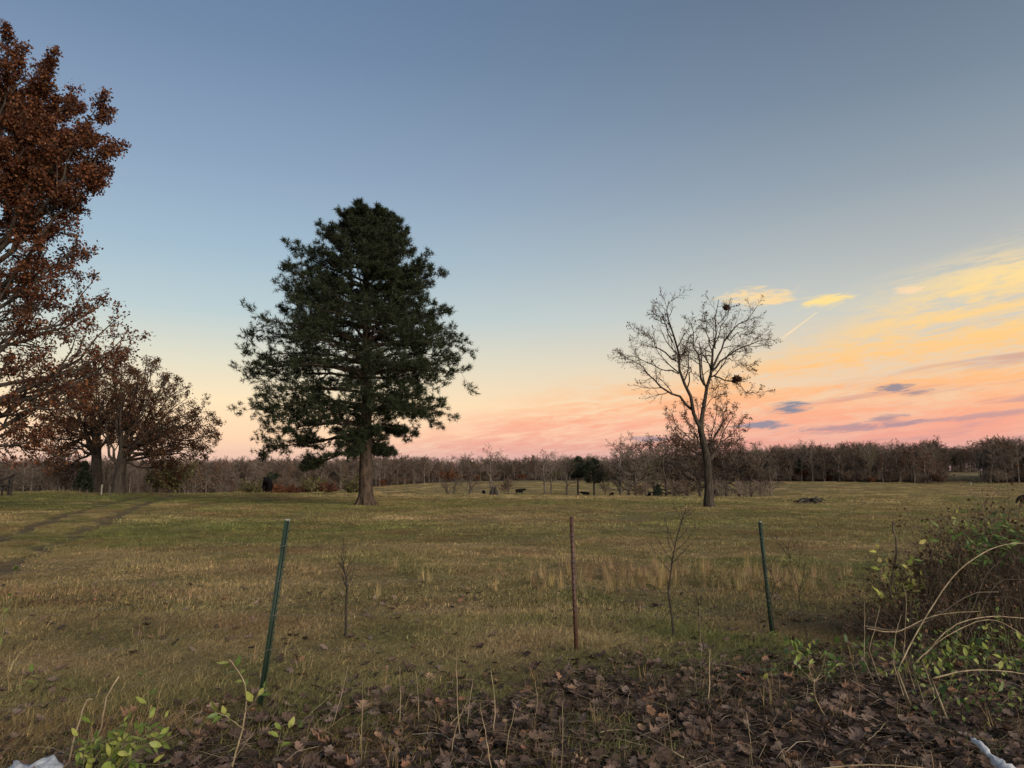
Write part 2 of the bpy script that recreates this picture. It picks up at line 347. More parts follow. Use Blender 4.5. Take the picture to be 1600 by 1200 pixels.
TRK = np.array([P3(262, 769, 62)[:2], P3(235, 776, 50)[:2], P3(200, 786, 40)[:2], P3(140, 803, 29)[:2], P3(60, 832, 20.5)[:2], P3(-60, 872, 14.3)[:2], P3(-260, 930, 10)[:2]])
def track_d(x, y):
    d = np.full(np.shape(x), 1e9)
    for a, b in zip(TRK[:-1], TRK[1:]):
        ab = b-a; t = np.clip(((x-a[0])*ab[0]+(y-a[1])*ab[1])/(ab@ab), 0, 1)
        d = np.minimum(d, np.hypot(x-a[0]-t*ab[0], y-a[1]-t*ab[1]))
    return d
def track(x, y):
    d = track_d(x, y)+(fbm(x*.8, y*.8, 21, 2)-.5)*.7
    return np.exp(-((d-.85)/.40)**2), np.exp(-(d/.4)**2)
def Hs(x, y): return float(H(np.array([x]), np.array([y]))[0])
def ground_at(px, d, dz=0.0):
    v = ray(px, 760); x = v[0]/v[1]*d; return np.array((x, d, Hs(x, d)+dz))
LB = np.array([(-400, 1130), (0, 1142), (250, 1138), (400, 1098), (520, 1068), (700, 1052), (860, 1022), (1000, 1006), (1200, 984), (1350, 965), (1600, 940), (2000, 930)], float)
LBs = np.array([slope(p) for p in LB[:, 0]]); LBd = np.array([CAMZ*FPX/(q-735+8)*1.02 for q in LB[:, 1]])
def litter_mask(x, y):
    s = np.where(y > .3, x/np.maximum(y, .3), np.sign(x)*2)
    b = np.interp(s, LBs, LBd)
    return 1/(1+np.exp(-(b+(fbm(x*1.6, y*1.6, 31, 3)-.5)*1.8-y)*4.0))
def fmasks(x, y):
    """dead-grass, green and bare-soil weights over the pasture"""
    d = np.hypot(x, y); far = np.clip((d-80)/120, 0, 1)
    tan = fbm(x*.10+5, y*.22, 41, 4)*.55+fbm(x*.9, y*1.3, 43, 3)*.45
    grn = fbm(x*.13+50, y*.20, 47, 4)*.6+fbm(x*1.1, y*1.6, 48, 2)*.4
    tan = np.clip((tan-.44)*3.8+far*.35, 0, 1)
    # browner band of rank grass past the fence, greener near the two trees and on the rise to the left
    tan = np.clip(tan+.20*np.exp(-((y-13)/4.5)**2)-.25*np.exp(-((y-38)/14)**2), 0, 1)
    grn = np.clip((grn-.47)*4+.35*np.exp(-((y-40)/16)**2)*(x < 12)+.25*(x < -8)*np.exp(-((y-30)/20)**2)+.25*np.exp(-((y-6.5)/1.5)**2), 0, 1)
    return tan, grn
azs = np.concatenate([np.linspace(-180, -46, 28)[:-1], np.linspace(-46, 46, 240), np.linspace(46, 180, 28)[1:-1]])
ds = np.concatenate([[.4], np.geomspace(1.2, 4, 8)[:-1], np.geomspace(4, 16, 150)[:-1], np.geomspace(16, 420, 170)[:-1], np.geomspace(420, 4000, 24)])
A_, D_ = np.meshgrid(np.radians(azs), ds, indexing='ij'); gx, gy = D_*np.sin(A_), D_*np.cos(A_)
gz = H(gx, gy); nA, nD = gx.shape
gm = MB(); ia, jd = np.meshgrid(np.arange(nA), np.arange(nD-1), indexing='ij'); i2 = (ia+1) % nA
gm.add(np.stack([gx, gy, gz], -1), np.stack([ia*nD+jd, ia*nD+jd+1, i2*nD+jd+1, i2*nD+jd], -1).reshape(-1, 4))
gm.add(np.array([[0, 0, float(gz[:, 0].mean())]]), np.zeros((0, 4)))
gm.F[-1] = (np.stack([np.arange(nA)*nD, ((np.arange(nA)+1) % nA)*nD, np.full(nA, nA*nD)], -1), 0)
mG, X = new_mat('pasture_ground'); wp = wcoord(X)
n1 = X.noise(wp, .9, 6, .65); n2 = X.noise(wp, 9, 6, .7); n3 = X.noise(wp, .12, 4, .6)
base = X.ramp(X.m('ADD', X.m('MULTIPLY', n2, .6), X.m('MULTIPLY', n1, .4)), [(.30, (.052, .042, .018)), (.48, (.125, .105, .045)), (.68, (.215, .175, .085))])
tanc = X.ramp(n2, [(.3, (.09, .058, .028)), (.55, (.215, .145, .075)), (.75, (.32, .23, .12))])
grnc = X.ramp(n2, [(.3, (.035, .040, .012)), (.6, (.105, .108, .034)), (.8, (.16, .165, .055))])
col = X.mix(X.m('MULTIPLY', attr(X, 'tanm'), .8), base, tanc); col = X.mix(X.m('MULTIPLY', attr(X, 'grnm'), .7), col, grnc)
dirt = X.ramp(n2, [(.3, (.040, .027, .018)), (.7, (.115, .080, .055))])
col = X.mix(X.m('MULTIPLY', attr(X, 'dirt'), .85), col, dirt)
lit = X.ramp(X.noise(wp, 16, 5, .7), [(.3, (.015, .010, .007)), (.55, (.05, .033, .024)), (.75, (.095, .062, .045))])
col = X.mix(attr(X, 'litter'), col, lit)
woodf = X.ramp(n2, [(.3, (.035, .022, .014)), (.7, (.10, .062, .038))])
col = X.mix(attr(X, 'woodf'), col, woodf)
hb = X.m('ADD', X.m('MULTIPLY', n2, .5), n1)
finish(mG, col, .95, hb, .9, .12, spec=.1)
ground = obj('ground', gm.mesh('ground', [mG], True)); tag(ground, 'rolling autumn pasture of dull green and tan grass', None, kind='structure')
fx, fy = np.append(gx.ravel(), 0), np.append(gy.ravel(), 0)
tm, grm = fmasks(fx, fy); tk, rim = track(fx, fy)
sl = fx/np.maximum(fy, .3)
# distance at which the wood begins, by bearing
WL = np.array([(-300, 170), (100, 190), (300, 215), (520, 235), (640, 300), (740, 350), (960, 360), (1120, 330), (1200, 285), (1330, 268), (1440, 262), (1466, 262), (1474, 470), (1528, 470), (1536, 262), (1700, 255), (2200, 250)], float)
WLs = np.array([slope(p) for p in WL[:, 0]])
wl = np.interp(sl, WLs, WL[:, 1])
wf = np.where(fy > 0, np.clip((fy-wl)/6+.3, 0, 1), np.clip((np.hypot(fx, fy)-150)/20, 0, 1)*0)
for nme, arr in (('tanm', tm), ('grnm', grm), ('dirt', np.clip(tk+.25*rim, 0, 1)*(fbm(fx*1.2, fy*1.2, 77, 2)*.9+.35).clip(0, 1)), ('litter', litter_mask(fx, fy)), ('woodf', wf)):
    a = ground.data.attributes.new(nme, 'FLOAT', 'POINT'); a.data.foreach_set('value', arr.astype(np.float32))
print('terrain done', len(fx))
# ------------------------------------------------------------------ instancer for countless stuff
def gn_scatter(name, label, protos, pos, rot, scl, vid, tint, kind='stuff'):
    pc = bpy.data.collections.new(name+'_kinds')
    for k, (me) in enumerate(protos):
        o = bpy.data.objects.new('%s_kind_%02d' % (name, k), me); pc.objects.link(o)
    me = bpy.data.meshes.new(name); n = len(pos); me.vertices.add(n); me.vertices.foreach_set('co', np.asarray(pos, np.float32).ravel())
    for an, ty, arr, key in (('rot', 'FLOAT_VECTOR', rot, 'vector'), ('scl', 'FLOAT_VECTOR', scl, 'vector'), ('vid', 'INT', vid, 'value'), ('itint', 'FLOAT_VECTOR', tint, 'vector')):
        a = me.attributes.new(an, ty, 'POINT'); a.data.foreach_set(key, np.asarray(arr, np.int32 if ty == 'INT' else np.float32).ravel())
    me.update(); o = obj(name, me); tag(o, label, None, None, kind)
    g = bpy.data.node_groups.new(name+'_nodes', 'GeometryNodeTree')
    g.interface.new_socket('Geometry', in_out='INPUT', socket_type='NodeSocketGeometry'); g.interface.new_socket('Geometry', in_out='OUTPUT', socket_type='NodeSocketGeometry')
    N = g.nodes.new; gi, go = N('NodeGroupInput'), N('NodeGroupOutput'); ip = N('GeometryNodeInstanceOnPoints'); ci = N('GeometryNodeCollectionInfo')
    ci.inputs['Collection'].default_value = pc; ci.inputs['Separate Children'].default_value = True; ci.inputs['Reset Children'].default_value = True
    def na(nm, ty):
        q = N('GeometryNodeInputNamedAttribute'); q.data_type = ty; q.inputs['Name'].default_value = nm; return q.outputs['Attribute']
    L = g.links.new; L(gi.outputs[0], ip.inputs['Points']); L(ci.outputs[0], ip.inputs['Instance']); ip.inputs['Pick Instance'].default_value = True
    L(na('vid', 'INT'), ip.inputs['Instance Index']); L(na('scl', 'FLOAT_VECTOR'), ip.inputs['Scale'])
    er = N('FunctionNodeEulerToRotation'); L(na('rot', 'FLOAT_VECTOR'), er.inputs[0]); L(er.outputs[0], ip.inputs['Rotation'])
    L(ip.outputs[0], go.inputs[0])
    md = o.modifiers.new('scatter', 'NODES'); md.node_group = g
    return o

# ------------------------------------------------------------------ grass
mGr, X = new_mat('grass_blades')
it = attr(X, 'itint', 'INSTANCER', 'Vector')
tv = attr(X, 'tint')
tipc = X.ramp(tv, [(0, (.40, .44, .40)), (.5, (1, 1, 1)), (1, (1.75, 1.5, 1.4))])
finish(mGr, X.mix(1.0, it, tipc, 'MULTIPLY'), .65, transl=.35, spec=.2)
def grass_tuft(seed, n, r, hgt, wid, lean, segs=3):
    rng = np.random.default_rng(seed); mb = MB()
    q = rng.random(n)**.5*r; a = rng.random(n)*6.28; B = np.stack([q*np.cos(a), q*np.sin(a), np.full(n, -.01)], 1)
    h = hgt*rng.uniform(.35, 1.15, n); la = rng.random(n)*6.28; ll = lean*(.4*rng.random(n)+.6*np.abs(rng.normal(0, 1, n)))
    dirx = np.stack([np.cos(la), np.sin(la), 0*la], 1); side = np.stack([-np.sin(la+.6), np.cos(la+.6), 0*la], 1)
    w = wid*rng.uniform(.6, 1.3, n); V = []
    for k in range(segs):
        t = k/segs; c = B+np.array([0, 0, 1])*(h*t*(1-.35*ll*t))[:, None]+dirx*(h*ll*t*t*1.3)[:, None]
        V += [c-side*(w*(1-t*.7))[:, None]*.5, c+side*(w*(1-t*.7))[:, None]*.5]
    V.append(B+np.array([0, 0, 1])*(h*np.maximum(1-.35*ll, .12))[:, None]+dirx*(h*ll*1.3)[:, None])
    V = np.stack(V, 1); m = V.shape[1]; b = np.arange(n)[:, None]*m; cl = vnoise(B[:, 0]/r*3.5+seed, B[:, 1]/r*3.5, seed); tint = np.repeat(np.clip(cl*.75+rng.random(n)*.45-.1, 0, 1), m)
    F = np.concatenate([b+np.array([[2*k, 2*k+1, 2*k+3, 2*k+2]]) for k in range(segs-1)])
    mb.add(V, F, tint); s = 2*(segs-1); mb.F.append((b+np.array([[s, s+1, s+2]]), 0))
    return mb.mesh('grass_tuft', [mGr])
def grass_cols(x, y, rng):
    t, g = fmasks(x, y); n = len(x)
    base = np.array([.215, .188, .076]); tan = np.array([.36, .270, .140]); grn = np.array([.130, .152, .044]); red = np.array([.22, .115, .065])
    c = base[None]*(1-t*.95)[:, None]+tan[None]*(t*.95)[:, None]
    c = c*(1-g*.9)[:, None]+grn[None]*(g*.9)[:, None]
    rr = np.clip((fbm(x*.55+9, y*.8, 91, 3)-.5)*5, 0, 1)*rng.random(n)*.75
    c = c*(1-rr)[:, None]+red[None]*rr[:, None]
    return c*rng.uniform(.68, 1.5, n)[:, None]
rng = np.random.default_rng(11)
def wedge(n, d0, d1, ext=.80, power=1.0):
    u = rng.random(n); d = (d0**(2*power)+(d1**(2*power)-d0**(2*power))*u)**(1/(2*power)); s = rng.uniform(-ext, ext, n); return s*d, d
near = [grass_tuft(100+k, 230, .33, .06+.014*k, .0050, 1.7) for k in range(5)]
mid = [grass_tuft(120+k, 330, .55, .08, .009, 1.6, 3) for k in range(5)]
mid2 = [grass_tuft(130+k, 430, .95, .10, .017, 1.1, 2) for k in range(5)]
farT = [grass_tuft(140+k, 420, 2.2, .20, .05, .8, 2) for k in range(5)]
px_, py_, sc_, vi_ = [], [], [], []
def put(x, y, sc, v): px_.append(x); py_.append(y); sc_.append(sc); vi_.append(v)
x, y = wedge(3600, 3.6, 9.5); keep = rng.random(len(x)) > litter_mask(x, y)*.985; x, y = x[keep], y[keep]; put(x, y, rng.uniform(.7, 1.3, len(x)), rng.integers(0, 5, len(x)))
x, y = wedge(5200, 9, 24); keep = track_d(x, y) > 1.45; x, y = x[keep], y[keep]; put(x, y, rng.uniform(.6, 1.25, len(x)), rng.integers(5, 10, len(x)))
x, y = wedge(5600, 23, 62); keep = track_d(x, y) > 1.9; x, y = x[keep], y[keep]; put(x, y, rng.uniform(.7, 1.3, len(x)), rng.integers(10, 15, len(x)))
tt = rng.random(9000)*(len(TRK)-1.001); ti = tt.astype(int); tf = (tt-ti)[:, None]; q = TRK[ti]*(1-tf)+TRK[ti+1]*tf+rng.uniform(-2.0, 2.0, (9000, 2)); x, y = q[:, 0], q[:, 1]; tk, _ = track(x, y); keep = (rng.random(len(x)) > tk*1.6+.25*(track_d(x, y) < .6)) & (y > 8); x, y = x[keep], y[keep]; put(x, y, rng.uniform(.6, 1.0, len(x)), rng.integers(0, 5, len(x)))
x, y = wedge(9000, 58, 300, .80, .75); keep = y < np.interp(x/y, WLs, WL[:, 1])+4; x, y = x[keep], y[keep]; put(x, y, rng.uniform(.6, 1.2, len(x)), rng.integers(15, 20, len(x)))
gxx, gyy, gsc, gvi = map(np.concatenate, (px_, py_, sc_, vi_))
patch = np.clip(.05+1.75*(fbm(gxx*.7, gyy*.7, 61, 3)-.14), .3, 1.5); n = len(gxx)
gn_scatter('pasture_grass', 'short dull green and tan pasture grass', near+mid+mid2+farT, np.stack([gxx, gyy, H(gxx, gyy)], 1),
           np.stack([rng.normal(0, .03, n), rng.normal(0, .03, n), rng.random(n)*6.28], 1),
           np.stack([gsc, gsc, gsc*patch], 1), gvi, grass_cols(gxx, gyy, rng))
# tall straw-coloured grass past the fence
tall = [grass_tuft(160+k, 26, .10, .55, .008, .28, 3) for k in range(4)]+[grass_tuft(170+k, 9, .10, .5, .006, .35, 3) for k in range(3)]
n = 260; s = rng.normal(.24, .15, n); y = 12.8+rng.normal(0, .9, n)+s*1.5; x = s*y; keep = fbm(x*1.2, y*.9, 15, 2) > .42; x, y = x[keep], y[keep]; v = rng.integers(0, 4, len(x)); sc = rng.uniform(.3, .66, len(x))
x2, y2 = wedge(420, 6.2, 17); keep = fbm(x2*.5, y2*.5, 16, 2) > .48; x2, y2 = x2[keep], y2[keep]
x3, y3 = wedge(110, 4.2, 7.5); 
x = np.concatenate([x, x2, x3]); y = np.concatenate([y, y2, y3]); v = np.concatenate([v, rng.integers(4, 7, len(x2)+len(x3))]); sc = np.concatenate([sc, rng.uniform(.2, .6, len(x2)), rng.uniform(.2, .55, len(x3))])
n = len(x); cc = np.array([.36, .275, .14])[None]*rng.uniform(.55, 1.25, (n, 1))*np.stack([np.ones(n), rng.uniform(.85, 1.1, n), rng.uniform(.8, 1.1, n)], 1)
gn_scatter('tall_dry_grass', 'tall straw coloured dead grass stems', tall, np.stack([x, y, H(x, y)], 1), np.stack([rng.normal(0, .12, n), rng.normal(0, .12, n), rng.random(n)*6.28], 1), np.stack([sc]*3, 1), v, cc)

# ------------------------------------------------------------------ fallen leaves
def oak_leaf(seed, curl, lobes=4):
    """lobed dry leaf lying in XY, 1 unit long, ~40 triangles"""
    rng = np.random.default_rng(seed); k = lobes*4+1; t = np.linspace(0, 1, k)
    w = .30*np.sin(math.pi*np.clip(t*.97+.03, 0, 1))**.8*(1+.32*np.cos(np.arange(k)*math.pi/2*1.0+math.pi))+.012
    w *= rng.uniform(.85, 1.15, k); w[-1] = .01; w2 = w*rng.uniform(.8, 1.2, k)
    cy = .05*np.sin(t*3+seed); z0 = curl*(t-.5)**2*.7
    mid = np.stack([t, cy, z0], 1); a = np.stack([t+.03, cy+w, z0+curl*w*w*1.6+rng.normal(0, .02, k)], 1); b = np.stack([t+.03, cy-w2, z0+curl*w2*w2*1.6+rng.normal(0, .02, k)], 1)
    V = np.concatenate([mid, a, b]); i = np.arange(k-1); mb = MB()
    mb.add(V, np.concatenate([np.stack([i, i+1, k+i+1, k+i], 1), np.stack([i, 2*k+i, 2*k+i+1, i+1], 1)]))
    mb.V[0] -= np.array([.5, 0, 0]); return mb
mLit, X = new_mat('dead_leaf')
cr = X.ramp(orand(X), [(0, (.030, .022, .018)), (.3, (.075, .050, .039)), (.6, (.13, .088, .068)), (.82, (.19, .145, .122)), (.94, (.22, .115, .065)), (1, (.30, .21, .145))])
nn = X.noise(ocoord(X), 6, 5, .65); cr = X.mix(1.0, cr, X.ramp(nn, [(.3, (.6, .6, .6)), (.7, (1.25, 1.2, 1.15))]), 'MULTIPLY')
finish(mLit, cr, .75, nn, .3, .02, .2, spec=.2)
leafM = [oak_leaf(200+k, c).mesh('dead_leaf', [mLit]) for k, c in enumerate((.5, -.6, .9, -.3, .2, 1.3))]
def litter_pts(n, d0, d1):
    x, y = wedge(int(n*1.2), d0, d1, .95); k = rng.random(len(x)) < litter_mask(x, y); return x[k], y[k]
x, y = litter_pts(13500, 3.5, 9.5); xb, yb = wedge(900, 5.0, 12); x = np.concatenate([x, xb]); y = np.concatenate([y, yb]); n = len(x)
order = np.argsort(np.hypot(x, y)+(np.abs(x/y) > .70)*50+(y < 4.25)*50)
rot = np.stack([rng.normal(0, .33, n), rng.normal(0, .33, n), rng.random(n)*6.28], 1); lsc = rng.uniform(.045, .115, n)*np.where(rng.random(n) < .12, 1.3, 1); lv = rng.integers(0, 6, n); lz = H(x, y)+rng.uniform(.005, .05, n)
near_i, rest = order[:280], order[280:]
for i in near_i:
    o = obj('fallen_leaf', leafM[lv[i]], ground); o.location = (x[i], y[i], lz[i]+.012); o.rotation_euler = rot[i]; o.scale = (lsc[i],)*3
gn_scatter('leaf_litter', 'brown fallen oak leaves covering the roadside bank', leafM, np.stack([x, y, lz], 1)[rest], rot[rest], np.stack([lsc]*3, 1)[rest], lv[rest], np.ones((len(rest), 3)))
# thin dry twigs and grass straws strewn through the litter
mTw = leaf_mat('dry_twig', [(0, (.035, .025, .018)), (.5, (.10, .072, .048)), (.85, (.19, .145, .095)), (1, (.32, .26, .18))], .05, .8)
x, y = litter_pts(12000, 3.6, 9.5); n = len(x); mb = MB(); a = rng.random(n)*6.28; L = rng.uniform(.06, .34, n); tilt = np.abs(rng.normal(0, .28, n))
D = np.stack([np.cos(a)*np.cos(tilt), np.sin(a)*np.cos(tilt), np.abs(np.sin(tilt))], 1); P0 = np.stack([x, y, H(x, y)+.02], 1)
P = P0[:, None]+D[:, None]*(L[:, None]*np.linspace(0, 1, 3)[None])[..., None]; P[:, 1] += rng.normal(0, .018, (n, 3)); P[:, 1, 2] += .012
tubes(mb, P, np.broadcast_to((.0007+.0022*rng.random(n)**3)[:, None], (n, 3))*np.array([[1, .9, .5]]), 3, rng.random(n))
tag(obj('twig_litter', mb.mesh('twig_litter', [mTw])), 'thin broken twigs and straws strewn over the dead leaves', kind='stuff')
# withered grass matted among the leaves, with a few green tufts
x, y = litter_pts(520, 3.6, 9.0); keep = fbm(x*1.1+3, y*1.1, 71, 3) > .45; x, y = x[keep], y[keep]; n = len(x)
gr = (rng.random(n) < .3)[:, None]; cc = np.where(gr, np.array([[.105, .135, .040]]), np.array([[.20, .145, .085]]))*rng.uniform(.55, 1.2, (n, 1)); sc = rng.uniform(.5, 1.1, n)
wt = [grass_tuft(180+k, 90, .26, .13, .0045, 2.0) for k in range(4)]
gn_scatter('withered_grass', 'withered grass tufts matted among the fallen leaves', wt, np.stack([x, y, H(x, y)+.01], 1), np.stack([0*x, 0*x, rng.random(n)*6.28], 1), np.stack([sc]*3, 1), rng.integers(0, 4, n), cc)
# ------------------------------------------------------------------ the big pine
def bend(mid, a, b): return a+(b-a)*.5+mid
def pine():
    rng = np.random.default_rng(5); d = 42.0; q = 1/2.4
    base = ground_at(572, d); K = d/FPX/2.4*1.005
    def zy(zoomy): return float(P3(572, 310+zoomy*q, d)[2]-base[2])
    zh = zy(1140)
    ys = np.array([50, 90, 150, 220, 290, 350, 420, 500, 580, 640, 700, 760, 830, 880, 960, 1010])
    Lx = np.array([60, 145, 210, 300, 325, 345, 380, 465, 500, 490, 460, 435, 430, 415, 385, 230])*K
    Rx = np.array([60, 110, 160, 235, 262, 225, 305, 370, 392, 400, 365, 300, 310, 215, 105, 80])*K
    t = thing('pine_tree', 'tall dark green pine with layered crown standing alone in the pasture', 'tree', base)
    trunk, tr = poly([(0, 0, -.15), (0, 0, .35), (-.02, 0, 1.2), (-.05, 0, 3.2), (-.12, .1, zy(700)), (-.22, .1, zy(450)), (-.28, 0, zy(250)), (-.35, 0, zy(70))], [.62, .45, .37, .33, .28, .2, .13, .03], 40, rng, .012)
    mb = MB(); tubes(mb, trunk, tr, 14)
    for k in range(7):      # root flare
        a = k/7*6.28+.3; tubes(mb, *poly([(.25*math.cos(a), .25*math.sin(a), .75), (.42*math.cos(a), .42*math.sin(a), .22), (.78*math.cos(a), .78*math.sin(a), -.12)], [.12, .15, .07], 5), 6)
    def trunk_at(z): return np.array([np.interp(z, trunk[:, 2], trunk[:, 0]), np.interp(z, trunk[:, 2], trunk[:, 1]), z])
    prim, pr = [], []
    wh = [968, 935, 880, 822, 800, 745, 675, 640, 590, 540, 490, 440, 395, 350, 305, 262, 220, 180, 142, 108, 80, 62]
    for wi, y0 in enumerate(wh):
        nb = 4 if y0 > 900 else (6 if y0 > 620 else 7)
        for k in range(nb):
            a = k/nb*6.2832+(wi % 2)*3.1416/nb*(wi > 2)+rng.normal(0, .16); yt = y0+rng.normal(0, 9)
            l, r = np.interp(yt, ys, Lx), np.interp(yt, ys, Rx); c = math.cos(a)
            ext = (r*(1+c)+l*(1-c))/2; ext *= rng.uniform(.80, 1.0)
            if wi < 3 and c > .2: ext *= .8
            zt = zy(yt); u = (yt-50)/(970-50); rise = np.interp(u, [0, .25, .5, .75, 1], [.42, .32, .10, -.04, -.16])
            za = max(zt-rise*ext, 1.9); A = trunk_at(za); T = np.array([A[0]*0+ext*c-.1, ext*math.sin(a), zt])
            m = bend(np.array([0, 0, -.06*ext if u < .4 else .05*ext]), A, T)
            p, rr = poly([A, A*.72+T*.28+(m-(A+T)/2)*.8, m*.9+.1*T, T], [.035+.011*ext, .03+.008*ext, .02+.004*ext, .012], 9, rng, .05)
            prim.append(p); pr.append(rr)
    # the long bare-stemmed lowest limb and a dead stub
    for pts in ([(535, 925), (470, 955), (380, 992), (355, 1000)], [(535, 860), (517, 880), (515, 935), (510, 945)]):
        w = [P3(340+x*q, 310+y*q, d+o)-base for (x, y), o in zip(pts, (0, -.5, -.9, -1))]; p, rr = poly(w, [.09, .07, .05, .015], 9); prim.append(p); pr.append(rr)
    prim, pr = np.array(prim), np.array(pr); tubes(mb, prim, pr, 6)
    s1, r1 = kids(prim, pr, rng, 12, .36, 1.0, .80, .34, .55, 5, .035, .10, flat=.80, tl=.5, rmin=.008, maxlen=1.8)
    tubes(mb, s1, r1, 4, mat=1)
    obj('trunk', mb.mesh('pine_trunk', [M_pinebark, M_pinetwig], True), t)
    s2, r2 = kids(s1, r1, rng, 6, .30, 1.0, .75, .45, .6, 4, .06, .12, flat=.6, tl=.3, rmin=.005, maxlen=.6)
    cm = MB(); tubes(cm, s2, r2, 3, mat=1)
    # needle brushes along the outer twigs, turned upwards
    allp = np.concatenate([s2[:, 3], s2[:, 3], s2[:, 2], s1[:, -1], s1[:, -1]]); alld = np.concatenate([s2[:, 3]-s2[:, 2], s2[:, 3]-s2[:, 1], s2[:, 2]-s2[:, 1], s1[:, -1]-s1[:, -2], s1[:, -1]-s1[:, -2]]); allp = allp+rng.normal(0, .05, allp.shape)
    n = len(allp); alld = nrm(nrm(alld)+np.array([0, 0, .45])+rng.normal(0, .25, (n, 3)))
    nn = 12; D = nrm(alld[:, None]*rng.uniform(.0, .75, (n, nn, 1))+nrm(rng.normal(0, 1, (n, nn, 3)))*.85)
    L = rng.uniform(.15, .30, (n, nn, 1)); side = nrm(np.cross(D, rng.normal(0, 1, (n, nn, 3))))*.015
    C = allp[:, None]+alld[:, None]*rng.uniform(-.08, .1, (n, nn, 1))
    V = np.stack([C-side, C+side, C+D*L], 2).reshape(-1, 3); zz = np.repeat(rng.random(n)*.6, nn)+rng.random(n*nn)*.4
    cm.add(V, np.arange(len(V)).reshape(-1, 3), np.repeat(zz, 3), 0)
    obj('crown', cm.mesh('pine_crown', [M_needle, M_pinetwig]), t)
    print('pine', n*nn)
pine()

# ------------------------------------------------------------------ trees shaped limb by limb
def limb_tree(name, label, base, trunk_pts, limbs, bark, leafm, cfg, seed, group=None):
    """trunk_pts [(p, r)], limbs list of (pts, r0, r1, leafdensity) in world space"""
    rng = np.random.default_rng(seed); t = thing(name, label, 'tree', base, group); base = np.asarray(base)
    mb, cm = MB(), MB()
    for pts in trunk_pts:
        p, r = poly(np.array([q[0] for q in pts])-base, [q[1] for q in pts], 16, rng, .01); tubes(mb, p, r, 10)
    if cfg.get('flare'):
        for k in range(6):
            a = k/6*6.28+.4; f = cfg['flare']; b0 = np.asarray(trunk_pts[0][0][0])-base
            tubes(mb, *poly([b0+np.array((.3*f*math.cos(a), .3*f*math.sin(a), 1.1*f)), b0+np.array((.55*f*math.cos(a), .55*f*math.sin(a), .35*f)), b0+np.array((1.0*f*math.cos(a), 1.0*f*math.sin(a), -.1))], [.15*f, .25*f, .1*f], 5), 6)
    groups = {}
    for pts, r0, r1, dens in limbs: groups.setdefault(dens, []).append(poly(np.asarray(pts)-base, np.linspace(r0, r1, len(pts)), 10, rng, cfg.get('wob', .06)))
    for dens, ls in groups.items():
        P = np.array([l[0] for l in ls]); R = np.array([l[1] for l in ls]); tubes(mb, P, R, 6)
        a, ra = kids(P, R, rng, cfg['n1'], cfg.get('t1', .25), 1, cfg.get('a1', .75), cfg['l1'], .55, 6, cfg['up'], .13, tl=cfg.get('tl', .6), rmin=.012); tubes(mb, a, ra, 5)
        tipP = np.concatenate([P[:, 4:]])
        b, rb = kids(a, ra, rng, cfg['n2'], .2, 1, .75, cfg['l2'], .6, 5, cfg['up'], .15, rmin=.008); tubes(cm, b, rb, 3, mat=1)
        c, rc = kids(b, rb, rng, cfg['n3'], .15, 1, .75, cfg['l3'], .65, 3, cfg['up']*1.2, .16, rmin=cfg.get('rt', .005)); tubes(cm, c, rc, 3, mat=1)
        if dens > 0:
            per = int(math.ceil(dens)); sel = c if dens >= 1 else c[rng.random(len(c)) < dens]
            scatter_leaves(cm, sel, rng, per, cfg['leaf'], cfg['leaf']*.62, 0, jit=cfg.get('jit', .05))
    obj('trunk', mb.mesh(name+'_trunk', [bark], True), t); obj('crown', cm.mesh(name+'_crown', [leafm, M_twig]), t)
    return t
def curve_limb(A, T, sag, rng, j=.25):
    A, T = np.asarray(A, float), np.asarray(T, float); L = np.linalg.norm(T-A); o = rng.normal(0, j, (2, 3))*L*.08
    return [A, A*.66+T*.34+np.array([0, 0, -sag*L])+o[0], A*.3+T*.7+np.array([0, 0, -sag*L*.8])+o[1], T]
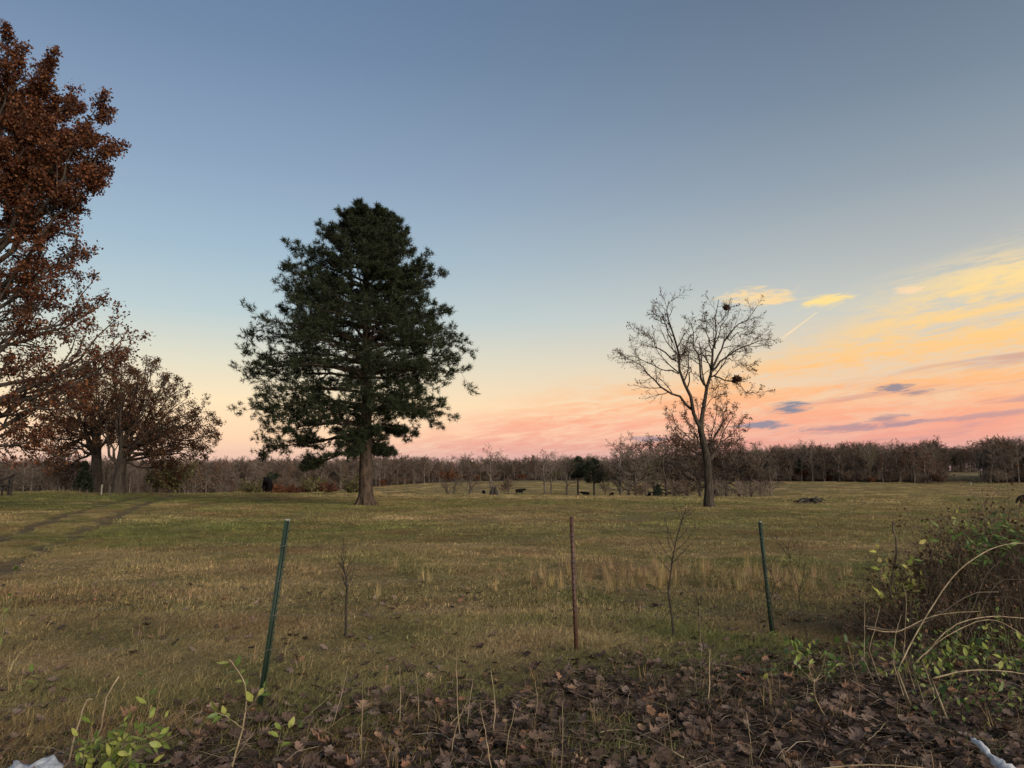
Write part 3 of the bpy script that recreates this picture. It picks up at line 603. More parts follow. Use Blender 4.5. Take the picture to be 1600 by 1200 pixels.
# bare tree in the field
def bare_tree():
    d = 39.5; q = 1/3.157
    def Z(x, y, o=0.0): return P3(940+x*q, 440+y*q, d+o)
    rng = np.random.default_rng(8); base = ground_at(1107, d)
    tr = [[(base+np.array([0, 0, -.2]), .33), (base+np.array([0, 0, .35]), .28), (Z(528, 1000), .22), (Z(520, 880), .20), (Z(500, 790), .175), (Z(488, 715), .155)]]
    Ls = [([(487, 725), (455, 630), (430, 530), (385, 440), (365, 350), (335, 240), (325, 150), (332, 100)], .15, .02, -.8),
          ([(488, 725), (505, 620), (520, 520), (545, 430), (548, 330), (560, 220), (578, 90)], .17, .02, .6),
          ([(545, 430), (575, 360), (620, 270), (700, 200), (762, 128)], .09, .015, 1.6), ([(535, 450), (590, 385), (680, 335), (760, 300), (835, 285)], .085, .015, .9),
          ([(550, 465), (600, 472), (645, 500), (715, 540), (805, 545)], .06, .012, -1.0), ([(508, 510), (480, 400), (465, 290), (425, 175)], .09, .015, 1.2),
          ([(450, 635), (390, 580), (310, 535), (250, 480), (200, 410), (95, 380)], .10, .012, -1.2), ([(380, 455), (310, 435), (240, 405), (170, 380), (90, 360)], .05, .01, 1.5),
          ([(368, 390), (290, 335), (240, 270), (165, 245)], .06, .01, -1.6), ([(350, 300), (310, 210), (245, 130)], .05, .01, .8), ([(375, 400), (410, 360), (440, 300)], .04, .01, 1.4),
          ([(560, 330), (590, 240), (640, 120)], .05, .01, -1.2), ([(548, 360), (520, 260), (505, 170)], .05, .01, -2), ([(600, 380), (680, 400), (750, 430)], .035, .008, 1.4),
          ([(425, 520), (440, 440), (395, 410), (380, 350)], .05, .01, -2.0), ([(620, 280), (690, 260), (790, 265)], .04, .008, 2.2), ([(505, 620), (560, 560), (590, 500)], .03, .008, 2.0)]
    limbs = []
    for pts, r0, r1, dep in Ls:
        m = len(pts); limbs.append(([Z(x, y, dep*1.4*k/(m-1)) for k, (x, y) in enumerate(pts)], r0*.76, r1*.8, .2))
    t = limb_tree('bare_tree', 'tall nearly bare tree with forked pale trunk standing in the pasture', base, tr, limbs, M_palebark, M_brownleaf,
              dict(n1=12, l1=.32, n2=8, l2=.46, n3=6, l3=.50, up=.07, leaf=.10, wob=.07, t1=.30, a1=.8, flare=.36, rt=.0055, tl=.45), 8)
    # small rusty tree with fanned branches right behind it
    b2 = ground_at(1112, 44); L2 = []
    for (x, y), o in zip([(320, 620), (330, 690), (400, 600), (470, 590), (560, 570), (620, 575), (680, 620), (720, 655), (705, 735), (650, 780), (350, 770), (600, 640), (430, 680)], rng.normal(0, 1.3, 13)):
        A = P3(940+525*q, 440+880*q, 44); T = P3(940+x*q, 440+y*q, 44+o); L2.append((curve_limb(A, T, .04, rng), .05, .008, 2.0))
    limb_tree('rusty_tree', 'small fan shaped tree with sparse rusty leaves behind the bare tree trunk', b2, [[(b2+np.array([0, 0, -.2]), .14), (P3(940+525*q, 440+980*q, 44), .12), (P3(940+525*q, 440+870*q, 44), .1)]], L2, M_oakbark, M_brownleaf,
              dict(n1=9, l1=.34, n2=6, l2=.42, n3=4, l3=.4, up=.06, leaf=.085, wob=.06), 9)
    # squirrel nests of leaves in the crown
    return
bare_tree()
def leaf_nest(px, py, d, size, label, seed):
    rng = np.random.default_rng(seed); c = P3(px, py, d); mb = MB(); n = 260
    p = nrm(rng.normal(0, 1, (n, 3)))*rng.random((n, 1))**.4*np.array([size, size*.8, size*.6])*rng.uniform(.7, 1.35, (n, 1)); diamonds(mb, p, nrm(rng.normal(0, 1, (n, 3))), nrm(rng.normal(0, 1, (n, 3))), np.full(n, .18), np.full(n, .11), rng.random(n)*.4)
    o = obj('leaf_nest', mb.mesh('leaf_nest', [M_brownleaf])); o.location = c; tag(o, label, 'nest')
leaf_nest(940+665/3.157, 440+482/3.157, 38.8, .19, 'dark clump nest of leaves on the low right bough of the bare tree', 3)
leaf_nest(940+615/3.157, 440+128/3.157, 40.0, .07, 'small clump of dark leaves near the top of the bare tree', 6)

# big oak at the edge, keeps its rust leaves
def big_oak():
    d = 30.0; rng = np.random.default_rng(14); base = ground_at(-95, d); bx = base[0]
    top = P3(-60, 60, d)
    tr = [[(base+np.array([0, 0, -.3]), .62), (base+np.array([0, 0, .6]), .48), (base+np.array([.05, 0, 3]), .42), (base+np.array([.2, .1, 7]), .33), (base+np.array([.5, 0, 12]), .2), (base+np.array([.7, 0, 15.5]), .07)]]
    tips = [(15, 62, 0, 8), (70, 92, -1.5, 8), (85, 125, 1.2, 8), (150, 172, -1, 8), (158, 200, 1.5, 8), (172, 250, .5, 8), (135, 285, -1.5, 8), (40, 100, -1, 8), (110, 160, 1.8, 8), (140, 215, -2, 8), (70, 150, 0, 8), (30, 220, -2, 8), (75, 265, 1.5, 8), (155, 235, -.6, 8), (10, 110, -2, 8), (60, 190, -2.5, 8), (100, 235, 2.5, 8), (40, 270, 0, 8), (20, 140, 2, 8), (95, 205, -.5, 8), (120, 225, -2.2, 8),
            (80, 322, .8, 3), (120, 385, -1, 3), (125, 405, 1.6, 4), (60, 380, -2, 4), (40, 330, 2, 4), (45, 430, 1, 4), (90, 440, -2.2, 4),
            (145, 440, 0, 1.5), (180, 500, -1.5, 1.5), (195, 525, 1.2, 1.5), (192, 552, 0, 1.5), (165, 570, 2.2, 1.5), (120, 520, -2.5, 1.5), (140, 600, 1.8, 1.5), (120, 625, -1.8, 1.5), (95, 660, 1.5, 1.5), (70, 690, -1, 1.5), (105, 720, .2, .5), (60, 560, 2.8, 1.5), (80, 480, 2.8, 1.5), (160, 475, 2.5, 1.5)]
    limbs = []
    for px, py, o, dens in tips:
        T = P3(px, py, d+o); hd = math.hypot(T[0]-bx, T[1]-base[1]); za = T[2]-base[2]-np.interp(py, [60, 300, 450, 600, 720], [.9, .75, .6, .42, .25])*hd
        za = np.clip(za, 2.3, 13.5); A = base+np.array([np.interp(za, [0, 7, 15], [0, .2, .7]), 0, za])
        L = np.linalg.norm(T-A); limbs.append((curve_limb(A, T, .05 if py < 600 else -.03, rng, .5), .03+.014*L, .015, dens))
    for k in range(16):     # the side of the crown out of the frame
        a = rad(100+k*160/16)+rng.normal(0, .1); h = rng.uniform(4, 15); R = 6.5*math.sqrt(max(.1, 1-((h-8)/9)**2)); T = base+np.array([R*math.cos(a), R*math.sin(a), h+1]); za = max(2.3, h-.6*R)
        limbs.append((curve_limb(base+np.array([0, 0, za]), T, .05, rng, .5), .1, .015, 1))
    limb_tree('rust_oak', 'towering oak with dense rust red leaves above and barer boughs below', base, tr, limbs, M_oakbark, M_rust,
              dict(n1=10, l1=.33, n2=7, l2=.42, n3=5, l3=.45, up=.05, leaf=.14, wob=.08, t1=.3, flare=.8, rt=.006, jit=.09), 15)
big_oak()
def dome_oaks():
    rng = np.random.default_rng(22); d = 58.0
    def build(name, label, px, d, fork_y, tips, dens, seed, lean, leafm):
        base = ground_at(px, d); F = P3(px+lean, fork_y, d); limbs = []
        tr = [[(base+np.array([0, 0, -.3]), .55), (base*.8+F*.2, .44), (base*.4+F*.6, .38), (F, .3)]]
        for x, y in tips:
            for r in range(2):
                T = P3(x+rng.normal(0, 8), y+rng.normal(0, 6), d+rng.normal(0, 2.6)); u = rng.uniform(.45, 1); A = base*(1-u)+F*u
                limbs.append((curve_limb(A, T, -.05 if y > 640 else .03, rng, .5), .05+.012*np.linalg.norm(T-A), .014, dens))
        return limb_tree(name, label, base, tr, limbs, M_oakbark, leafm, dict(n1=9, l1=.36, n2=7, l2=.44, n3=5, l3=.45, up=.03, leaf=.15, wob=.07, t1=.25, flare=.7, rt=.009, jit=.08), seed)
    build('spreading_oak', 'wide domed oak with leaning trunk and thin brown leaves beside the cedar', 184, 58, 690, [(332, 690), (328, 668), (312, 640), (290, 612), (262, 588), (228, 566), (200, 562), (170, 575), (270, 728), (312, 712), (240, 625), (210, 600), (150, 610), (255, 690), (285, 660)], 2.5, 31, 10, M_brownleaf)
    build('leafy_oak', 'broad oak with straight trunk and many russet leaves behind the leaning oak', 152, 63, 660, [(70, 640), (88, 605), (112, 580), (150, 568), (60, 690), (195, 575), (80, 720), (130, 620), (215, 610), (110, 660), (170, 640), (220, 660), (100, 735)], 4.0, 33, -2, M_brownleaf)
dome_oaks()

# ------------------------------------------------------------------ woodland kinds
def wood_kind(seed, h, spread, leafm=None, dens=1.0, leaf=.32, low=.3, twr=.026, n1=18):
    rng = np.random.default_rng(seed); mb, cm = MB(), MB()
    p, r = poly([(0, 0, -.6), (rng.normal(0, .1), rng.normal(0, .1), h*.3), (rng.normal(0, .3), rng.normal(0, .3), h*.65), (rng.normal(0, .5), rng.normal(0, .5), h*.93)], [.022*h, .016*h, .011*h, .004*h], 10, rng, .05)
    tubes(mb, p, r, 6)
    a, ra = kids(p[None], r[None], rng, n1, low, .98, .95, spread, .55, 6, .06, .14, tl=.42, rmin=.03); tubes(mb, a, ra, 4)
    b, rb = kids(a, ra, rng, 7, .2, 1, .75, .45, .6, 4, .06, .16, rmin=.02); tubes(cm, b, rb, 3, mat=1)
    c, rc = kids(b, rb, rng, 6, .1, 1, .7, .55, .7, 3, .05, .18, rmin=twr*.8); tubes(cm, c, rc, 3, mat=1)
    e, re_ = kids(c, rc, rng, 2, .1, 1, .7, .8, .8, 2, .05, .2, rmin=twr*.75); tubes(cm, e, re_, 3, mat=1)
    if leafm: scatter_leaves(cm, c if dens >= 1 else c[rng.random(len(c)) < dens], rng, max(1, int(dens)), leaf, leaf*.7, 0, jit=.15)
    return mb.mesh('wood_trunk', [M_forbark], True), cm.mesh('wood_crown', [leafm or M_forleaf, M_fortwig])
def ever_kind(seed, h, rad_, bare=.08, pine=False):
    rng = np.random.default_rng(seed); mb, cm = MB(), MB(); p, r = poly([(0, 0, -.6), (0, 0, h*.5), (.1, 0, h*.96)], [.02*h, .014*h, .004*h], 6); tubes(mb, p, r, 6)
    n = 90; t = np.sort(rng.random(n))*(1-bare)+bare; prof = (np.sin(math.pi*np.clip((t-bare)/(1-bare)*.8+.2, 0, 1))**.8 if pine else (1-(t-bare)/(1-bare))**.75*.9+.1)*rad_*rng.uniform(.7, 1.1, n)
    a = rng.random(n)*6.28; A = np.stack([0*t, 0*t, t*h*.96], 1); T = A+np.stack([np.cos(a)*prof, np.sin(a)*prof, prof*(.35 if pine else .25)], 1)
    u = np.linspace(0, 1, 5)[None, :, None]; P = A[:, None]*(1-u)+T[:, None]*u; R = np.broadcast_to(np.linspace(.03, .008, 5), (n, 5)); tubes(cm, P, R, 3, mat=1)
    b, rb = kids(P, R, rng, 7, .25, 1, .8, .4, .6, 3, .05, .15, rmin=.01); scatter_leaves(cm, b, rng, 7, .34, .16, 0, jit=.12, droop=-.3)
    return mb.mesh('evergreen_trunk', [M_forbark], True), cm.mesh('evergreen_crown', [M_cedar, M_fortwig])
def bush_kind(seed, h, leafm, dens, leaf=.2, twr=.012):
    rng = np.random.default_rng(seed); mb, cm = MB(), MB(); n = 16; a = rng.random(n)*6.28; s = rng.uniform(.1, .75, n)*h
    A = np.stack([np.cos(a)*.15*h, np.sin(a)*.15*h, np.full(n, -.2)], 1); T = np.stack([np.cos(a)*s, np.sin(a)*s, h*rng.uniform(.55, 1, n)], 1); u = np.linspace(0, 1, 5)[None, :, None]
    P = A[:, None]*(1-u)+T[:, None]*u+np.array([0, 0, .12])*h*np.sin(u*3.14); R = np.broadcast_to(np.linspace(.02, .008, 5), (n, 5)); tubes(mb, P, R, 4)
    b, rb = kids(P, R, rng, 7, .2, 1, .7, .45, .6, 4, .05, .15, rmin=twr); tubes(cm, b, rb, 3, mat=1)
    c, rc = kids(b, rb, rng, 5, .1, 1, .7, .5, .7, 3, .05, .18, rmin=twr*.7); tubes(cm, c, rc, 3, mat=1)
    if dens: scatter_leaves(cm, c, rng, dens, leaf, leaf*.65, 0, jit=.08)
    return mb.mesh('bush_stem', [M_forbark], True), cm.mesh('bush_crown', [leafm or M_forleaf, M_fortwig])
KIND = {'bare': [wood_kind(300+k, 12, sp) for k, sp in enumerate((.36, .42, .33, .40, .38))],
        'brown': [wood_kind(320+k, 12, sp, M_forleaf, d_) for k, (sp, d_) in enumerate(((.40, 1.0), (.36, .6), (.42, 1.0)))],
        'rust': [wood_kind(340+k, 11, .40, M_forrust, 1.0) for k in range(2)],
        'olive': [wood_kind(350, 9, .42, M_forolive, .7, twr=.018)],
        'cedar': [ever_kind(360, 5, 1.5), ever_kind(361, 6, 1.3)], 'pine': [ever_kind(370, 10, 2.6, .35, True), ever_kind(371, 10, 2.1, .45, True)],
        'scrub': [bush_kind(380+k, 2.2, M_forleaf, k % 2, .16) for k in range(3)], 'redbush': [bush_kind(390, 2.0, M_forrust, 4, .22)], 'greenbush': [bush_kind(393, 2.0, M_forolive, 4, .22)], 'pale': [wood_kind(395, 9, .42, None, twr=.018, low=.12, n1=26)],
        'lowbare': [wood_kind(400+k, 9, .46, None, twr=.022, low=.10, n1=28) for k in range(2)], 'lowbrown': [wood_kind(410+k, 9, .46, M_forleaf, 1.0, .26, .10, .022, 28) for k in range(2)]}
WNAME = {'bare': ('bare_tree', 'tree'), 'brown': ('brown_tree', 'tree'), 'rust': ('rust_tree', 'tree'), 'olive': ('olive_tree', 'tree'), 'cedar': ('cedar_tree', 'tree'), 'pine': ('small_pine', 'tree'), 'scrub': ('scrub_bush', 'bush'), 'redbush': ('red_bush', 'bush'), 'greenbush': ('green_bush', 'bush'), 'pale': ('pale_tree', 'tree'), 'lowbare': ('bare_tree', 'tree'), 'lowbrown': ('brown_tree', 'tree')}
KH = {'bare': 12, 'brown': 12, 'rust': 11, 'olive': 9, 'pine': 10, 'scrub': 2.2, 'redbush': 2, 'greenbush': 2, 'pale': 9, 'lowbare': 9, 'lowbrown': 9}
def plant(kind, px, d, h, label, group, rng, v=None, wide=1.0):
    ks = KIND[kind]; v = int(rng.integers(0, len(ks))) if v is None else v
    b = ground_at(px, d); s = h/(KH.get(kind) or (5, 6)[v]); nm, cat = WNAME[kind]
    t = thing(nm, label, cat, b, group, rng.random()*6.28); t.scale = (s*wide, s*wide, s)
    bush = kind in ('scrub', 'redbush', 'greenbush')
    obj('stem' if bush else 'trunk', ks[v][0], t); obj('crown', ks[v][1], t)
    return t
rng = np.random.default_rng(77)
# far wood: front rows as individual trees
LAB = {'bare': 'bare grey brown tree in the front of the far wood', 'brown': 'brown leaved tree in the front of the far wood', 'rust': 'rust leaved tree in the front of the far wood', 'pine': 'dark evergreen tree in the front of the far wood', 'olive': 'olive tinged tree in the front of the far wood'}
def top_h(px):     # wood height in metres by bearing
    return np.interp(px, [0, 230, 520, 600, 680, 840, 1000, 1150, 1215, 1330, 1450, 1475, 1525, 1540, 1650], [10, 11, 11, 11.5, 11, 12, 12.5, 13, 14, 14.5, 15, 17, 17.5, 16, 16.5])
cnt = 0
for row in range(2):
    px = 215.0
    while px < 1640:
        d0 = float(np.interp(px, WL[:, 0], WL[:, 1])); step = FPX/d0*rng.uniform(4.0, 6.2)
        k = rng.choice(['bare', 'brown', 'rust', 'pine', 'olive'], p=[.50, .30, .10, .06, .04])
        d = d0+row*6+rng.uniform(0, 5); h = top_h(px)*rng.uniform(.60, 1.06)*(.85 if k in ('pine', 'rust', 'olive') else 1)
        plant(k, px, d, h, LAB[k], 'trees at the edge of the far wood', rng, wide=rng.uniform(.9, 1.35)); cnt += 1
        px += step
print('wood front', cnt)
# the depth of the wood as one mass
wm = {}
pos, rot, scl, vid = [], [], [], []
flat = KIND['bare'][:4]+KIND['brown'][:2]+KIND['rust'][:1]
protos = []
for tme, cme in flat:       # trunk and crown as one prototype mesh
    o1 = bpy.data.meshes.new('wood_tree'); import bmesh
    b = bmesh.new(); b.from_mesh(tme); b.from_mesh(cme); n0 = len(tme.polygons)
    b.faces.ensure_lookup_table()
    for i, f in enumerate(b.faces): f.material_index = 2 if i < n0 else f.material_index
    b.to_mesh(o1); b.free()
    for m in (cme.materials[0], cme.materials[1], tme.materials[0]): o1.materials.append(m)
    protos.append(o1)
for i in range(2000):
    px = rng.uniform(-250, 1750); d0 = float(np.interp(px, WL[:, 0], WL[:, 1])); u = rng.random()
    if px < 215: d = d0+rng.uniform(0, 70)
    else: d = d0+11+rng.random()**1.3*75
    b = ground_at(px, d); h = top_h(px)*rng.uniform(.66, 1.0); s = h/12
    pos.append(b); rot.append((0, 0, rng.random()*6.28)); scl.append((s*rng.uniform(.9, 1.4), s*1.1, s)); vid.append(int(rng.choice(len(protos), p=np.array([4, 4, 4, 4, 4, 4, 1.6])/25.6)))
gn_scatter('far_wood', 'bare brown winter wood behind the front trees', protos, pos, rot, scl, vid, np.ones((len(pos), 3)))
# undergrowth along the wood edge
pos, rot, scl, vid = [], [], [], []
bp = []
for k in ('scrub', 'redbush', 'greenbush'):
    for tme, cme in KIND[k]: bp.append(cme)
for i in range(900):
    px = rng.uniform(150, 1700); d0 = float(np.interp(px, WL[:, 0], WL[:, 1])); b = ground_at(px, d0+rng.uniform(0, 45)); s = rng.uniform(.7, 2.3)
    pos.append(b); rot.append((0, 0, rng.random()*6.28)); scl.append((s*1.2, s*1.2, s)); vid.append(int(rng.choice(5, p=[.3, .3, .28, .07, .05])))
gn_scatter('wood_undergrowth', 'low brown undergrowth along the foot of the far wood', bp, pos, rot, scl, vid, np.ones((len(pos), 3)))

# trees of the draw in the middle distance: kind, px, d, height, label
for kind, px, d, h, label, v in [
  ('scrub', 705, 172, 4.1, 'low grey bush beside the wide grey scrub tree', 0), ('pale', 735, 168, 9.3, 'wide grey scrubby tree growing on the slope left of the split stump', 0), ('bare', 766, 165, 10.2, 'bare round topped tree rising behind the split stump', 1),
  ('scrub', 790, 175, 3.9, 'low thin scrub by the foot of the round topped tree', 1), ('bare', 851, 172, 10.2, 'slender bare tree with rounded top on the grassy slope', 2), ('bare', 862, 178, 9.3, 'thin bare tree close beside the slender round topped one', 0), ('bare', 886, 176, 9.0, 'small twiggy bare tree between the slender tree and the pine', 3),
  ('pine', 903, 180, 9.8, 'narrow dark green pine behind the left facing cow', 1), ('pine', 928, 176, 9.3, 'fuller dark green pine with bare lower stem by the left facing cow', 0), ('olive', 945, 170, 4.4, 'low olive green leaning tree below the dark pines', 0),
  ('pale', 968, 168, 12.0, 'pale grey willow like tree at the left end of the thicket', 0), ('lowbare', 982, 175, 13.3, 'tall bare tree topping the left end of the thicket', 0), ('pale', 992, 160, 10.3, 'whitish crooked tree at the front of the thicket', 0), ('olive', 1010, 164, 10.0, 'yellow green leaved tree inside the thicket', 0),
  ('lowbrown', 1022, 178, 13.1, 'round brown leaved tree in the thicket behind the small cedar', 0), ('lowbare', 1040, 166, 12.0, 'dense twiggy tree in the thicket right of the small cedar', 1), ('lowbrown', 1055, 172, 13.9, 'tallest brown leaved tree of the thicket', 0), ('lowbrown', 1075, 168, 13.3, 'brown leaved tree of the thicket left of the pale forked trunk', 1),
  ('lowbare', 1092, 164, 12.0, 'bare tree of the thicket hidden behind the pale forked trunk', 0), ('rust', 1118, 166, 12.5, 'rusty tree of the thicket right behind the pale forked trunk', 0), ('lowbrown', 1135, 162, 12.5, 'brown tree of the thicket just right of the pale forked trunk', 0), ('lowbare', 1155, 160, 12.0, 'grey bare tree in the right half of the thicket', 1),
  ('lowbrown', 1172, 160, 10.8, 'low brown tree near the right end of the thicket', 1), ('lowbare', 1190, 158, 10.0, 'bare tree second from the right end of the thicket', 0), ('pale', 1203, 156, 8.3, 'small pale bare tree ending the thicket on the right', 0),
  ('cedar', 1028, 150, 2.9, 'small dark cedar bush in front of the thicket', 0), ('scrub', 1065, 152, 3.9, 'brown scrub at the foot of the thicket left of the forked trunk', 1), ('scrub', 1130, 150, 4.1, 'brown scrub at the foot of the thicket right of the forked trunk', 0), ('scrub', 1165, 148, 3.7, 'grey scrub at the foot of the thicket toward its right end', 2), ('scrub', 1000, 155, 3.2, 'tangled scrub under the whitish crooked tree', 1), ('scrub', 1195, 150, 3.2, 'last low scrub at the right end of the thicket', 0),
  ('redbush', 432, 128, 2.4, 'small red leaved bush just right of the black cow on the rise', 0), ('redbush', 458, 130, 2.3, 'second small red leaved bush from the black cow on the rise', 0), ('greenbush', 396, 126, 2.8, 'green bush just left of the black cow on the rise', 0), ('greenbush', 487, 132, 2.9, 'green bush between two red bushes below the far wood', 0), ('redbush', 511, 133, 2.5, 'red brown bush nearest the pine trunk below the far wood', 0), ('greenbush', 551, 140, 2.9, 'green bush just left of the big pine trunk', 0), ('scrub', 474, 138, 3.2, 'dull brown bush behind the red bushes', 0),
  ('greenbush', 268, 74, 3.0, 'olive yellow bush just right of the leaning oak', 0), ('scrub', 235, 78, 3.6, 'grey brown bush right behind the leaning oak', 0), ('scrub', 300, 82, 3.2, 'thin brown bush under the tips of the leaning oak', 1), ('pale', 352, 105, 4.2, 'small pale bare tree standing alone before the far wood', 0),
  ('cedar', 130, 61, 2.6, 'dark green cedar at the foot of the two oaks', 0), ('scrub', 105, 66, 3.0, 'brown bush left of the dark cedar', 1), ('scrub', 80, 64, 2.4, 'brown bush between the old wooden fence and the cedar', 0), ('scrub', 62, 68, 2.2, 'low brown bush near the old wooden fence', 2), ('scrub', 160, 68, 3.2, 'brown scrub behind the straight oak trunk', 0), ('scrub', 205, 72, 3.0, 'brown scrub behind the leaning oak trunk', 2), ('pale', 36, 55, 2.5, 'small crooked bare sapling beside the old wooden fence', 0)]:
    plant(kind, px, d, h, label, None, rng, v, 1.25 if d > 140 else 1.0)
print('woods done')
# ------------------------------------------------------------------ cattle
mCow, X = new_mat('black_hide'); finish(mCow, X.ramp(X.noise(ocoord(X), 5, 4, .6), [(.3, (.003, .0028, .0028)), (.7, (.007, .006, .006))]), .8, spec=.08)
def cow_mesh(graze):
    V, E, R = [], [], []
    def v(p, rx, ry, prev):
        V.append(p); R.append((rx, ry))
        if prev is not None: E.append((prev, len(V)-1))
        return len(V)-1
    pel = v((-.70, 0, 1.02), .42, .44, None); mid = v((-.1, 0, .95), .50, .52, pel); sho = v((.50, 0, 1.0), .42, .48, mid)
    if graze: nk = v((.88, 0, .92), .19, .23, sho); hd = v((1.18, 0, .50), .14, .17, nk); jw = v((1.30, 0, .28), .11, .12, hd); v((1.38, 0, .10), .085, .09, jw)
    else: nk = v((.90, 0, 1.22), .19, .24, sho); hd = v((1.20, 0, 1.36), .15, .17, nk); jw = v((1.42, 0, 1.24), .115, .12, hd); v((1.60, 0, 1.12), .09, .09, jw)
    h = V[hd]
    for s in (-1, 1):
        e = v((h[0]-.06, s*.17, h[2]+.08), .05, .05, hd); v((h[0]-.08, s*.33, h[2]+.05), .03, .05, e)
        a = v((.50, s*.20, .72), .17, .19, sho); b = v((.53, s*.20, .42), .10, .11, a); c = v((.50, s*.20, .14), .075, .075, b); v((.53, s*.20, .0), .08, .09, c)
        a = v((-.66, s*.20, .80), .21, .25, pel); b = v((-.84, s*.20, .50), .10, .115, a); c = v((-.78, s*.20, .16), .075, .075, b); v((-.74, s*.20, .0), .08, .09, c)
    t1 = v((-1.04, 0, 1.18), .04, .04, pel); t2 = v((-1.10, 0, .75), .025, .025, t1); v((-1.08, 0, .42), .04, .04, t2)
    me = bpy.data.meshes.new('cow_frame'); me.from_pydata(V, E, []); o = bpy.data.objects.new('cow_frame', me); COL.objects.link(o)
    o.modifiers.new('skin', 'SKIN'); o.modifiers.new('sub', 'SUBSURF').levels = 1
    for i, r in enumerate(R): me.skin_vertices[0].data[i].radius = r
    me.skin_vertices[0].data[0].use_root = True
    bpy.context.view_layer.update(); dg = bpy.context.evaluated_depsgraph_get()
    out = bpy.data.meshes.new_from_object(o.evaluated_get(dg)); bpy.data.objects.remove(o)
    out.name = 'cow_body'; out.materials.clear(); out.materials.append(mCow); out.polygons.foreach_set('use_smooth', np.ones(len(out.polygons), bool)); return out
cowS, cowG = cow_mesh(False), cow_mesh(True)
for me, px, d, rz, sc, label in [
    (cowG, 1601, 100, 180, 1.0, 'black cow grazing with lowered head on open pasture beyond the bramble thicket'), (cowS, 812, 168, 5, .98, 'black cow side on facing right on the grassy slope'),
    (cowS, 915, 172, 178, .92, 'black cow side on facing left between the dark pines'), (cowS, 955, 170, 60, .85, 'black cow turned away near the low olive tree'),
    (cowS, 756, 165, 100, .85, 'black cow seen from behind near the split stump'), (cowS, 1014, 152, 70, .85, 'black cow beside the small dark cedar bush'),
    (cowS, 418, 74, 280, 1.1, 'black cow standing head on atop the rise before the far wood')]:
    o = obj('cow', me); o.location = ground_at(px, d, .02); o.rotation_euler = (0, 0, rad(rz)); o.scale = (sc,)*3; tag(o, label, 'cow', 'black cattle grazing the pasture')

# ------------------------------------------------------------------ split stump, brush pile, marker, old fence
def lump_tube(mb, pts, radii, sides, rng, amp, n=10, mat=0):
    p, r = poly(pts, radii, n); T = nrm(np.gradient(p, axis=0)); ref = np.array([1., 0, 0]) if abs(nrm(p[-1]-p[0])[2]) > .8 else np.array([0, 0, 1.])
    U = nrm(np.cross(T, ref)); Wv = np.cross(T, U); a = np.arange(sides)/sides*6.2832
    rr = r[:, None]*(1+rng.normal(0, amp, (n, sides))); V = p[:, None]+rr[..., None]*(np.cos(a)[None, :, None]*U[:, None]+np.sin(a)[None, :, None]*Wv[:, None])
    i, k = np.meshgrid(np.arange(n-1), np.arange(sides), indexing='ij'); k2 = (k+1) % sides
    F = np.stack([i*sides+k, i*sides+k2, (i+1)*sides+k2, (i+1)*sides+k], -1).reshape(-1, 4); mb.add(V, F, .5, mat); mb.F.append((np.arange(sides)[None]+(n-1)*sides+mb.n-len(V.reshape(-1, 3)), mat))
rng = np.random.default_rng(51)
M_char = bark_mat('dark_wood', (.012, .010, .009), (.05, .042, .036), 6, .3, .05)
M_grey = bark_mat('grey_wood', (.04, .035, .03), (.17, .15, .125), 8, .25, .03)
b = ground_at(772, 104); t = thing('split_stump', 'dark split tree stump with two jagged points on the grass edge', 'stump', b)
for s in (-1, 1):
    mb = MB(); lump_tube(mb, [(s*.42, 0, -.1), (s*.30, 0, .35), (s*.20, 0, .8), (s*.16, .05, 1.15), (s*.13, .05, 1.42)], [.40, .32, .22, .15, .03], 10, rng, .12); obj('trunk_half', mb.mesh('trunk_half', [M_char]), t)
b = ground_at(1268, 60); t = thing('brush_pile', 'low pile of dark cut branches lying on the open pasture', 'brush pile', b)
for k in range(16):
    mb = MB(); x0 = rng.uniform(-.9, .6); a = rng.normal(0, .5); L = rng.uniform(.7, 1.5); h = max(.05, .6*(1-(x0/1.1)**2))*rng.random()
    p = np.array([(x0-L/2*math.cos(a), -L/2*math.sin(a)*.8, h*.6+.04), (x0, rng.normal(0, .2), h+.08), (x0+L/2*math.cos(a), L/2*math.sin(a)*.8, h*.7+.03)]); lump_tube(mb, p, [.055, .05, .03], 6, rng, .1, 6)
    c, rc = kids(poly(p, [.05]*3, 6)[0][None], np.full((1, 6), .03), rng, 9, .1, 1, .9, .45, .5, 4, .0, .2, rmin=.01); tubes(mb, c, rc, 3); obj('branch', mb.mesh('cut_branch', [M_char if k % 3 else M_grey]), t)
mb = MB(); lump_tube(mb, [(.28, 0, .0), (.32, 0, .35), (.30, 0, .62)], [.16, .14, .10], 9, rng, .1, 6); obj('stub_log', mb.mesh('stub_log', [M_char]), t)
M_pale = bark_mat('pale_paint', (.16, .14, .11), (.38, .34, .28), 6, .5, .01)
b = ground_at(1517, 242); mb = MB(); lump_tube(mb, [(0, 0, -.2), (0, 0, .9), (.03, 0, 1.3)], [.16, .13, .12], 8, rng, .05, 6); o = obj('marker_post', mb.mesh('marker_post', [M_pale])); o.location = b; tag(o, 'short pale post by the grassy gap in the far wood', 'post')
d = 47; b = ground_at(10, d); t = thing('wooden_fence', 'old dark wooden fence frame with crooked top rail under the rust oak', 'fence', b)
for px, y0, r in ((-4, 738, .07), (4, 752, .06), (13, 750, .06), (17, 745, .09), (-22, 742, .07)):
    mb = MB(); p0 = ground_at(px, d)-b; p1 = P3(px+.5, y0, d)-b; lump_tube(mb, [p0-np.array([0, 0, .2]), (p0+p1)/2, p1], [r, r, r*.9], 7, rng, .06, 5); obj('post', mb.mesh('fence_post', [M_char]), t)
